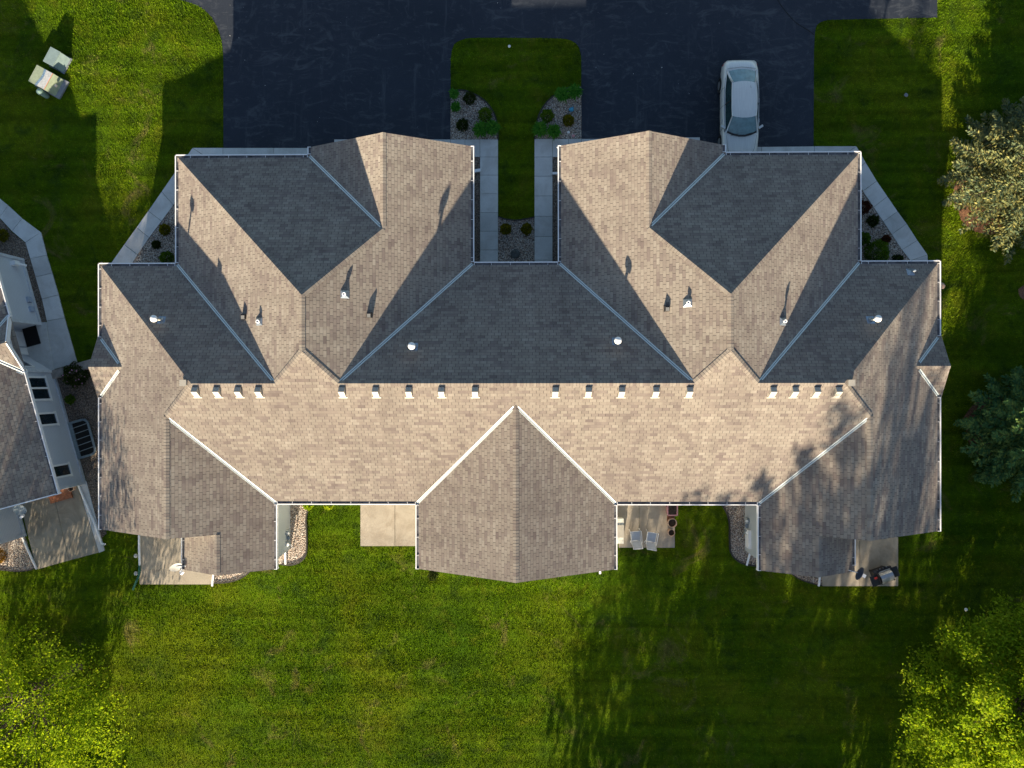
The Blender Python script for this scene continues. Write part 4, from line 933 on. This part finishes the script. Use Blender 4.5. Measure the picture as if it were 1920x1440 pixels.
# ================================================================ CAR
def car():
    t = thing('parked_car', 'silver sedan parked nose-in before the right garage', 'car', (11.05, 13.45, .012))
    # y: rear = +2.42, front = -2.42 (nose to the south)
    secs = [  # y, half width, z bottom, z shoulder, z top, top half width
        (2.44, .62, .38, .60, .78, .50), (2.40, .74, .30, .72, .90, .66), (2.28, .82, .26, .80, .99, .72), (1.95, .865, .22, .88, 1.035, .76), (1.50, .885, .20, .90, 1.04, .78),
        (1.0, .90, .18, .91, 1.03, .80), (0., .905, .17, .90, 1.01, .80), (-.9, .90, .18, .88, .99, .79), (-1.35, .885, .20, .84, .955, .77), (-1.9, .855, .22, .76, .87, .72), (-2.25, .79, .26, .66, .78, .66), (-2.40, .68, .32, .56, .66, .56), (-2.45, .52, .40, .50, .56, .42)]
    mb = MB(); rings = []
    for y, hw, zb, zs, zt, tw in secs:
        pr = [(hw * .92, zb), (hw, zb + (zs - zb) * .35), (hw * 1.0, zs - .05), (hw * .97, zs), (tw, zt - .02), (tw * .6, zt + .012), (0, zt + .022)]
        ring = [(x, z) for x, z in pr] + [(-x, z) for x, z in pr[::-1][1:]]
        k = len(mb.v); mb.v += [(x, y, z) for x, z in ring]; rings.append(k); n_ = len(ring)
    for a, b in zip(rings, rings[1:]):
        for i in range(n_ - 1): mb.f.append((a + i, a + i + 1, b + i + 1, b + i)); mb.mi.append(0)
        mb.f.append((a, b, b + n_ - 1, a + n_ - 1)); mb.mi.append(0)
    for k, rev in ((rings[0], 0), (rings[-1], 1)):
        f = [k + i for i in range(n_)]; mb.f.append(tuple(f[::-1] if rev == 0 else f)); mb.mi.append(0)
    body = mb.build('body', MCAR, t, True)
    def mesh(name, polys, mat, sm=False, par=t):
        mb = MB()
        for p in polys: mb.poly(p)
        return mb.build(name, mat, par, sm)
    # greenhouse: roof panel with gentle crown
    def crown(x, y, z): return (x, y, z)
    yr, yf = 1.10, -.52
    R_ = lambda f: [(x * hw, y - .07 * sg * (1 - x * x) * 0, z) for x in f]
    xs = [-1, -.6, -.2, .2, .6, 1]; mb = MB(); rows = [(yr + .0, .555, 1.385, .07), (yr - .3, .575, 1.425, .04), (.3, .59, 1.44, .0), (-.25, .585, 1.43, -.04), (yf, .56, 1.395, -.09)]
    def row(y, hw, z, bow): return [(x * hw, y + bow * (1 - x * x), z + .03 * (1 - x * x)) for x in xs]
    rws = [row(*r) for r in rows]
    for a, b in zip(rws, rws[1:]):
        for i in range(5): mb.poly([a[i], b[i], b[i + 1], a[i + 1]])
    rp_ = mb.build('roof_panel', MCAR, t, True)
    def strip2(name, top, bot, mat, n2=6):
        mb = MB()
        for i in range(5):
            mb.poly([top[i], bot[i], bot[i + 1], top[i + 1]])
        return mb.build(name, mat, t, True)
    lift = lambda p, dz=.0: [(x, y, z + dz) for x, y, z in p]
    rear_low = [(x * .70, 1.78 + .13 * (1 - x * x), 1.055 + .01 * (1 - x * x)) for x in xs]
    strip2('rear_window', rear_low, rws[0], MCARGL2)
    fr_low = [(x * .74, -1.18 - .22 * (1 - x * x), 1.0 + .02 * (1 - x * x)) for x in xs]
    strip2('windscreen', rws[-1], fr_low, MCARGL2)
    mb = MB(); dash = [(x * .73, -1.10 - .22 * (1 - x * x), 1.045 + .02 * (1 - x * x)) for x in xs]
    for i in range(5): mb.poly([dash[i], lift(fr_low, .016)[i], lift(fr_low, .016)[i + 1], dash[i + 1]])
    mb.build('wiper_cowl', MBLACK, t)
    for s in (-1, 1):
        roofe = [(s * .555, yr, 1.385), (s * .59, .3, 1.44), (s * .56, yf, 1.395)]
        belt = [(s * .72, 1.72, 1.045), (s * .80, .9, 1.02), (s * .80, -.3, 1.0), (s * .775, -1.12, .985)]
        mb = MB(); mb.poly([belt[0], roofe[0], roofe[1], belt[1]]); mb.poly([belt[1], roofe[1], belt[2]]); mb.poly([belt[2], roofe[1], roofe[2], belt[3]]); mb.build('side_window', MCARGL, t)
        for nm, pts, w_ in (('roof_rail', [(s * .565, yr + .03, 1.395), (s * .592, .7, 1.43), (s * .60, .3, 1.445), (s * .595, -.2, 1.437), (s * .57, yf, 1.40)], .03),
                            ('windscreen_pillar', [(s * .57, yf, 1.40), (s * .67, -.85, 1.22), (s * .765, -1.2, .995)], .028),
                            ('rear_pillar', [(s * .565, yr + .03, 1.395), (s * .645, 1.42, 1.25), (s * .725, 1.85, 1.045)], .05),
                            ('door_pillar', [(s * .595, .25, 1.43), (s * .80, .2, 1.01)], .03)):
            mb = MB(); mb.tube(pts, w_, 8); mb.build(nm, MCAR if nm != 'door_pillar' else MBLACK, t, True)
        mb = MB(); mb.tube([(s * .80, 1.5, 1.0), (s * .845, .9, .985), (s * .85, 0, .97), (s * .83, -1.15, .955)], .018, 6); mb.build('belt_moulding', MSTEEL, t, True)
        mb = MB(); mb.beam((s * .82, -.98, 1.0), (s * 1.02, -.86, 1.05), .10, .10); mb.build('wing_mirror', MCAR, t)
        for yy in (.55, -.45): mb = MB(); mb.beam((s * .905, yy, .84), (s * .905, yy - .18, .84), .03, .035); mb.build('door_handle', MSTEEL, t)
        for yy in (1.40, -1.42):
            mb = MB(); mb.tube([(s * .70, yy, .315), (s * .92, yy, .315)], .315, 24); w_ = mb.build('wheel', MTYRE, t, True)
            mb = MB(); mb.tube([(s * .90, yy, .315), (s * .928, yy, .315)], .20, 16); mb.build('rim', MSTEEL, w_)
        for yy in (1.40, -1.42):
            mb = MB(); mb.tube([(s * .895, yy, .33), (s * .909, yy, .33)], .36, 24); mb.build('wheel_arch', MBLACK, t)
        mb = MB(); mb.beam((s * .81, 2.20, .72), (s * .70, 2.34, .70), .10, .16); mb.build('tail_light', MRED, t)
        mb = MB(); mb.beam((s * .72, -2.24, .70), (s * .56, -2.36, .66), .16, .12); mb.build('headlight', MAMBER, t)
        for yy in (1.02, .16, -.95):                            # door seams
            mb = MB(); mb.tube([(s * .815, yy, 1.0), (s * .905, yy, .88), (s * .912, yy + (.0 if yy < 1 else -.12), .35)], .007, 5); mb.build('door_seam', MBLACK, t)
    mb = MB(); mb.tube([(-.70, 1.93, 1.052), (0, 2.0, 1.066), (.70, 1.93, 1.052)], .006, 5); mb.build('boot_seam', MBLACK, t)
    mb = MB(); mb.tube([(-.735, -1.3, .985), (-.66, -1.9, .90), (-.5, -2.3, .775)], .006, 5); mb.tube([(.735, -1.3, .985), (.66, -1.9, .90), (.5, -2.3, .775)], .006, 5); mb.build('bonnet_seam', MBLACK, t)
    for xa, xb2 in ((-.55, .02), (.02, .58)):
        mb = MB(); mb.tube([(xa, -1.34, 1.03), (xb2 - .06, -1.22, 1.10)], .009, 5); mb.build('wiper', MBLACK, t)
    mb = MB(); mb.tube([(.30, .95, 1.42), (.30, .80, 1.50)], .006, 5); mb.build('aerial', MBLACK, t)
    mb = MB(); mb.box((0, 2.46, .62), (.52, .02, .12)); mb.build('number_plate', MCREAM, t)
car()

# ================================================================ PLANTS
def mesh_np(name, V, F, mat, parent=None):
    me = bpy.data.meshes.new(name); nv, nf, k = len(V), len(F), F.shape[1]
    me.vertices.add(nv); me.vertices.foreach_set('co', np.ascontiguousarray(V, dtype=np.float32).ravel())
    me.loops.add(nf * k); me.loops.foreach_set('vertex_index', np.ascontiguousarray(F, dtype=np.int32).ravel())
    me.polygons.add(nf); me.polygons.foreach_set('loop_start', np.arange(0, nf * k, k, dtype=np.int32)); me.polygons.foreach_set('loop_total', np.full(nf, k, dtype=np.int32))
    me.materials.append(mat); me.update(calc_edges=True); me.validate()
    return link(name, me, parent)
def leaves(c, d, n_, L_, W_):                                    # rhombic leaves: centre, long axis, normal-ish
    c = np.asarray(c); d = d / (np.linalg.norm(d, axis=1, keepdims=True) + 1e-9); s = np.cross(d, n_); s /= (np.linalg.norm(s, axis=1, keepdims=True) + 1e-9)
    L_ = np.asarray(L_).reshape(-1, 1); W_ = np.asarray(W_).reshape(-1, 1)
    V = np.stack([c - d * L_ / 2, c + s * W_ / 2, c + d * L_ / 2, c - s * W_ / 2], 1).reshape(-1, 3)
    return V, np.arange(len(c) * 4).reshape(-1, 4)
def rdir(n, up=0.): v = rng.normal(size=(n, 3)); v[:, 2] += up; return v / np.linalg.norm(v, axis=1, keepdims=True)
def deciduous(name, label, base, trunk_h, cc, rad, nb, per, lsize, mat, spread=.55, stems=1, cat='tree', bias=.0, group=None):
    t = thing(name, label, cat, base, 0, group); base = np.array(base); cc = np.array(cc) - base; rad = np.array(rad)
    tips = []
    while len(tips) < nb:
        u = rdir(1)[0] * rng.uniform(.35, 1.0) ** .45
        if u[2] < -.75 or (bias and u[0] > .15 and rng.uniform() < bias): continue
        tips.append(cc + u * rad * (1 + rng.uniform(-.18, .14)))
    tips = np.array(tips); mb = MB()
    tr = .05 * rad[0] / 1.6
    for k in range(stems):
        off = np.array([(k - (stems - 1) / 2) * .5, 0, 0]); fork = off + np.array([off[0] * .6, 0, trunk_h])
        mb.tube([tuple(off * .6 + np.array([0, 0, -.1])), tuple(off * .8 + np.array([0, 0, trunk_h * .5])), tuple(fork), tuple((fork + cc) / 2 + off * .5), tuple(cc + off + np.array([0, 0, rad[2] * .45]))], [tr * 1.3, tr, tr * .85, tr * .6, tr * .2], 8)
    mb.build('trunk', MBARK, t, True); mb = MB()
    for i, tp_ in enumerate(tips[::14]):
        k = i % stems; off = np.array([(k - (stems - 1) / 2) * .5, 0, 0]); fork = off * 1.6 + np.array([0, 0, trunk_h + rng.uniform(0, .5) * rad[2]])
        midp = (fork * .45 + tp_ * .55) + np.array([0, 0, -.12 * rad[2]]) * rng.uniform(0, 1)
        mb.tube([tuple(fork), tuple(midp), tuple(tp_)], [tr * .28, tr * .15, tr * .05], 5, cap=False)
    mb.build('limbs', MBARK, t, True)
    ci = np.repeat(np.arange(nb), per); m_ = len(ci); out = tips[ci] - cc; out /= np.linalg.norm(out, axis=1, keepdims=True)
    tt = rng.uniform(0, 1, (m_, 1)) ** .7; sg = spread * (0.35 + .65 * rng.uniform(0, 1, (nb, 1)))[ci]
    c = tips[ci] + rng.normal(size=(m_, 3)) * sg * np.array([1, 1, .6]) * .6 + out * (tt - .5) * spread * 1.8
    nrm = rdir(m_, 1.1); V, F_ = leaves(c, rng.normal(size=(m_, 3)), nrm, lsize * rng.uniform(.6, 1.3, m_), lsize * .62 * rng.uniform(.6, 1.2, m_))
    mesh_np('crown', V, F_, mat, t); return t
def conifer(name, label, base, h, r, mat, nl=18, nbr=15, per=42, seed=1, L_=.24, W_=.07, cat='tree', droop=-.10, skirt=True):
    t = thing(name, label, cat, base); mb = MB(); mb.tube([(0, 0, -.1), (0, 0, h * .5), (0, 0, h)], [.16, .10, .02], 8); mb.build('trunk', MBARK, t, True)
    C_, D_, NN, LL = [], [], [], []; mb = MB()
    for k in range(nl):
        f = k / (nl - 1); z = .35 + (h - .5) * f ** 1.05; rr_ = r * (1 - f) ** .85 * rng.uniform(.9, 1.05) + .12; nb = max(5, int(nbr * (1 - f * .6)))
        a0_ = rng.uniform(0, 6.28)
        for j in range(nb):
            a = a0_ + 6.283 * j / nb + rng.uniform(-.22, .22); ln = rr_ * rng.uniform(.78, 1.10)
            dr = np.array([math.cos(a), math.sin(a), 0]); tilt = .28 * f + droop; tip = dr * ln + np.array([0, 0, z + ln * tilt + .12 * ln])
            st_ = np.array([0, 0, z]); mb.tube([tuple(st_), tuple((st_ + tip) / 2 - np.array([0, 0, .04 * ln])), tuple(tip)], [.03, .02, .006], 4, cap=False)
            m_ = int(per * (.35 + ln / r)); u = rng.uniform(.12, 1.02, m_) ** .75; sd = rng.choice([-1., 1.], m_); side = np.array([-dr[1], dr[0], 0])
            wid = (.30 * ln * (1 - u) + .10) * rng.uniform(.1, 1., m_)
            p = st_ + (tip - st_) * u[:, None] + side * (sd * wid)[:, None] + np.array([0, 0, 1.]) * (-.10 * wid + rng.normal(0, .035, m_))[:, None] - dr * (wid * -.55)[:, None]
            C_.append(p); D_.append(dr * .75 + side * (sd * .8)[:, None] + rng.normal(0, .18, (m_, 3)) + np.array([0, 0, .16])); NN.append(rdir(m_, 1.6)); LL.append(rng.uniform(.6, 1.25, m_))
    mb.build('limbs', MBARK, t)
    c = np.concatenate(C_); d = np.concatenate(D_); nn = np.concatenate(NN); ll = np.concatenate(LL)
    V, F_ = leaves(c, d, nn, L_ * ll, W_ * ll); mesh_np('crown', V, F_, mat, t); return t
def gpos(px, py): return tuple(at(px, py, 0.))
conifer('spruce_tree', 'blue-green spruce with yellow sunlit tips at the upper right edge', gpos(1898, 336), 6.8, 3.8, MSPRUCE, 24, 22, 190, L_=.19, W_=.075)
conifer('pine_tree', 'dark green conifer at the middle of the right edge', gpos(1915, 812), 7.8, 3.4, MPINE, 24, 22, 190, L_=.21, W_=.09)
deciduous('maple_tree', 'tall lime-leaved tree at the lower right corner', gpos(1870, 1245), 2.2, (23.7, -15.5, 4.0), (5.4, 5.3, 2.8), 560, 230, .15, MLEAF, .62)
deciduous('birch_tree', 'thin-crowned green tree with two stems at the lower left corner', gpos(143, 1250), 2.4, (-23.3, -16.2, 4.2), (4.9, 4.4, 3.2), 470, 105, .13, MLEAF, .70, stems=2, bias=.2)
# rusty needle litter under the two conifers
for (px, py, r_, lab) in ((1852, 372, 1.7, 'rusty needle litter round the foot of the blue-green spruce'), (1868, 800, 1.6, 'brown needle litter round the foot of the dark conifer'), (1922, 548, .35, 'brown bare patch between the two conifers')):
    c = at(px, py, 0); pts = [(c.x + r_ * (1 + .06 * math.sin(5 * a) + random.uniform(-.04, .04)) * math.cos(a), c.y + r_ * (1 + .05 * math.sin(3 * a) + random.uniform(-.04, .04)) * math.sin(a)) for a in np.linspace(0, 6.283, 40)[:-1]]
    HOLES.append(pts); tag(flat('needle_litter', pts, -.02, .02, MRUST), lab, 'litter', kind='stuff')
def shrub(px, py, r, h, mat, name, label, kind='bush', group=None, z=.03, extra=None, n=900):
    t = thing(name, label, 'shrub' if kind != 'lily' else 'daylily', at(px, py, z), 0, group)
    if kind == 'lily':                                           # arching strap leaves
        m_ = 260; a = rng.uniform(0, 6.283, m_); ln = r * rng.uniform(.6, 1.15, m_); w_ = .02 + .014 * rng.uniform(size=m_); V = []; F_ = []
        r0 = rng.uniform(0, .35, m_) * r; a0 = rng.uniform(0, 6.283, m_)
        for i in range(m_):
            b = np.array([r0[i] * math.cos(a0[i]), r0[i] * math.sin(a0[i]), 0]); dr = np.array([math.cos(a[i]), math.sin(a[i]), 0]); sd = np.array([-dr[1], dr[0], 0]) * w_[i]; hh = h * rng.uniform(.7, 1.1); k = len(V)
            for u, zz, ww__ in ((0, 0, .7), (.35, .8, 1.), (.7, 1., .9), (1., .72, .12)):
                p = b + dr * ln[i] * u + np.array([0, 0, hh * zz]); V += [p - sd * ww__, p + sd * ww__]
            F_ += [(k + 2 * j, k + 2 * j + 1, k + 2 * j + 3, k + 2 * j + 2) for j in range(3)]
        mesh_np('leaves', np.array(V), np.array(F_), mat, t)
    else:
        u = rdir(n, .25); u[:, 2] = np.abs(u[:, 2]); rad_ = (rng.uniform(.25, 1., n) ** .35) * (1 + .16 * np.sin(u[:, 0] * 7 + px) * np.cos(u[:, 1] * 6))
        c = u * rad_[:, None] * np.array([r, r, h]); V, F_ = leaves(c, u + rng.normal(0, .5, (n, 3)), rdir(n, .8), rng.uniform(.06, .12, n), rng.uniform(.03, .06, n))
        mesh_np('foliage', V, F_, mat, t); mb = MB()
        for k in range(6): d = rdir(1, .8)[0]; mb.tube([(0, 0, -.03), tuple(d * np.array([r, r, h]) * .7)], [.014, .005], 4)
        mb.build('stems', MBARK, t)
    if extra:
        m_ = 26; u = rdir(m_, .6); u[:, 2] = np.abs(u[:, 2]); V, F_ = leaves(u * np.array([r, r, h]) * .98, rng.normal(size=(m_, 3)), rdir(m_, 2), np.full(m_, .09), np.full(m_, .08)); mesh_np('flowers', V, F_, extra, t)
    return t
PX = 1 / 38.
LB, RB = 'in the left front bed', 'in the right front bed'
shrub(852, 179, 9 * PX, .3, MLILY, 'daylily', 'narrow daylily tuft at the top corner of the left front bed', 'lily')
shrub(855, 203, 9 * PX, .28, MLILY, 'daylily', 'small daylily tuft at the drive edge, second from the top, left front bed', 'lily')
shrub(881, 186, 12 * PX, .5, MBUSHD, 'shrub', 'dark round shrub at the top of the left front bed')
shrub(910, 217, 14 * PX, .6, MBUSH, 'shrub', 'largest round green shrub in the left front bed')
shrub(867, 236, 12 * PX, .45, MBUSHD, 'shrub', 'loose olive shrub at the lower left of the left front bed')
shrub(901, 246, 14 * PX, .42, MLILY, 'daylily', 'broad daylily clump, left of the pair touching the left walk', 'lily')
shrub(923, 243, 14 * PX, .42, MLILY, 'daylily', 'broad daylily clump at the lawn corner of the left front bed', 'lily')
shrub(1054, 181, 14 * PX, .42, MLILY, 'daylily', 'bright daylily clump at the top of the right front bed, lawn side', 'lily')
shrub(1076, 177, 14 * PX, .42, MLILY, 'daylily', 'bright daylily clump at the top of the right front bed, drive side', 'lily')
shrub(1026, 219, 13 * PX, .5, MBUSH, 'shrub', 'round green shrub beside the lawn in the right front bed')
shrub(1066, 227, 11 * PX, .4, MBUSHY, 'shrub', 'yellow-green shrub below the blue ornament')
shrub(1012, 246, 14 * PX, .42, MLILY, 'daylily', 'dark daylily clump at the lawn corner of the right front bed', 'lily')
shrub(1038, 250, 13 * PX, .42, MLILY, 'daylily', 'dark daylily clump spilling on the right front walk', 'lily')
shrub(948, 430, 11 * PX, .4, MBUSHY, 'shrub', 'golden shrub by the left walk in the rock court')
shrub(987, 430, 11 * PX, .4, MBUSHY, 'shrub', 'golden shrub by the right walk in the rock court')
shrub(311, 431, 11 * PX, .4, MBUSHY, 'shrub', 'golden shrub in the left triangular bed')
shrub(294, 459, 8 * PX, .3, MBUSHD, 'shrub', 'small dark shrub in the left triangular bed')
shrub(314, 485, 14 * PX, .45, MBUSH, 'shrub', 'dark green shrub in the corner of the left triangular bed')
shrub(1635, 415, 11 * PX, .4, MBUSHD, 'shrub', 'bristly dark shrub in the right triangular bed')
shrub(1660, 449, 8 * PX, .3, MBUSHR, 'shrub', 'small purple-dark shrub next to the right diagonal walk')
shrub(1640, 474, 24 * PX, .7, MBUSH, 'shrub', 'large green mounded shrub in the right triangular bed', n=2200)
shrub(1618, 448, 12 * PX, .5, MBUSH, 'shrub', 'green shrub against the wall above the large mound')
shrub(1618, 390, 13 * PX, .5, MBUSHR, 'shrub', 'reddish shrub at the top of the right triangular bed')
shrub(1682, 487, 10 * PX, .3, MBUSHD, 'shrub', 'low dark shrub at the foot of the right triangular bed')
shrub(6, 442, 12 * PX, .4, MBUSHY, 'shrub', 'olive shrub at the left edge beside the neighbouring walk')
shrub(147, 703, 24 * PX, .8, MBUSHD, 'flowering_shrub', 'large dark shrub with pink flowers between the two houses', extra=MPETAL, n=2600)
shrub(133, 749, 9 * PX, .3, MBUSH, 'shrub', 'small dark tuft below the pink-flowered shrub')
shrub(0, 1042, 14 * PX, .5, MBRN, 'shrub', 'rusty orange shrub in the sunny bed at the left edge')
shrub(579, 947, 9 * PX, .4, MLEAF, 'hosta_clump', 'lime plant under the eave at the left rear bed edging')
shrub(617, 947, 9 * PX, .4, MLEAF, 'hosta_clump', 'lime plant under the eave between left bed and patio')
shrub(812, 1078, 9 * PX, .5, MBUSHD, 'shrub', 'dark shrub peeking out below the centre gable')
# ---- trees and a house south of the picture whose shade falls into it
OFF = 'shade trees standing south of the picture'
SHADE = [  # x, y, trunk height, crown centre z, radii, clusters, per
    (3.1, -33, 1.5, 3.9, (4.1, 3.4, 3.3), 60, 40), (3.6, -39, 3., 8.6, (3.8, 3.8, 4.2), 70, 50), (9.6, -37.5, 2., 9.2, (4.6, 4.4, 6.2), 150, 66),
    (23.9, -34, 1.6, 4.3, (4.3, 4.0, 3.4), 110, 55), (9.0, -31.5, 1., 3.8, (3.9, 3.2, 3.0), 80, 45), (-26.2, -31.5, .6, 3.0, (3.1, 2.8, 2.9), 110, 60), (15.6, -31.5, 1., 3.4, (3.6, 3., 2.8), 90, 55), (29.5, -31, 1.5, 4.0, (4.4, 4.0, 3.2), 100, 50)]
labs = ['broad low tree behind the rear lawn, at the left end of the row', 'slender tall tree just behind the leftmost low tree', 'tall leafy tree in the middle of the row behind the rear lawn', 'broad leafy tree of middling height towards the right end of the row',
        'low round tree in front of the tall middle one', 'small dense tree standing alone south of the two-stemmed tree', 'low round tree just right of the tall middle one', 'leafy tree at the right end of the row behind the lawn']
for (x, y, th, cz, rd, nb_, per), lab in zip(SHADE, labs):
    deciduous('shade_tree', lab, (x, y, 0), th, (x, y, cz), rd, nb_, per, .42, MLEAFG, .95, group=OFF)

# pale specks of litter and petals on the drive
mb = MB()
for _ in range(45):
    p = at(random.uniform(425, 1520), random.uniform(2, 270), .02); r_ = random.choice([.006, .008, .01, .016]); a_ = random.uniform(0, 3.1)
    if 840 < (p.x * 37 + 978) < 1095 and p.y < 17.6: continue
    mb.box((p.x, p.y, .02), (r_ * random.uniform(1, 3), r_, .01), a_)
tag(mb.build('fallen_specks', MCAPW), 'pale specks and petals scattered on the dark drive', 'litter', kind='stuff')

# ================================================================ GRASS
def inpoly(x, y, poly):
    r_ = np.zeros(len(x), bool); n_ = len(poly); px_ = np.array([p[0] for p in poly]); py_ = np.array([p[1] for p in poly])
    x0_, x1_, y0_, y1_ = px_.min(), px_.max(), py_.min(), py_.max(); bb = (x > x0_) & (x < x1_) & (y > y0_) & (y < y1_)
    if not bb.any(): return r_
    xs_, ys_ = x[bb], y[bb]; q_ = np.zeros(len(xs_), bool); j = n_ - 1
    for i in range(n_):
        c = ((py_[i] > ys_) != (py_[j] > ys_)) & (xs_ < (px_[j] - px_[i]) * (ys_ - py_[i]) / (py_[j] - py_[i] + 1e-12) + px_[i]); q_ ^= c; j = i
    r_[bb] = q_; return r_
NB = 1100000
x = rng.uniform(-28, 28, NB); y = rng.uniform(-21.5, 21.5, NB); keep = np.ones(NB, bool)
for hp in HOLES: keep &= ~inpoly(x, y, hp)
x, y = x[keep], y[keep]; n_ = len(x)
wave = lambda a, b, c: np.sin(x * a + 1.3 * np.sin(y * b) + c) * np.cos(y * a * .8 + np.sin(x * b * 1.3) + c)
hgt = .055 * (1 + .25 * wave(.7, .5, .3) + .2 * wave(2.3, 1.7, 2.)) * rng.uniform(.6, 1.35, n_)
a = rng.uniform(0, 6.283, n_); lean = rng.uniform(.1, 1.0, n_) * hgt * 1.1; a2 = a + rng.normal(0, .8, n_) + 1.57; w_ = rng.uniform(.010, .022, n_)
V = np.empty((n_, 3, 3)); V[:, 0] = np.stack([x - np.cos(a2) * w_, y - np.sin(a2) * w_, np.zeros(n_)], 1); V[:, 1] = np.stack([x + np.cos(a2) * w_, y + np.sin(a2) * w_, np.zeros(n_)], 1)
V[:, 2] = np.stack([x + np.cos(a) * lean, y + np.sin(a) * lean, hgt], 1)
g = mesh_np('grass', V.reshape(-1, 3), np.arange(n_ * 3).reshape(-1, 3), MBLADE); tag(g, 'mown green lawn grass round the houses', 'grass', kind='stuff')
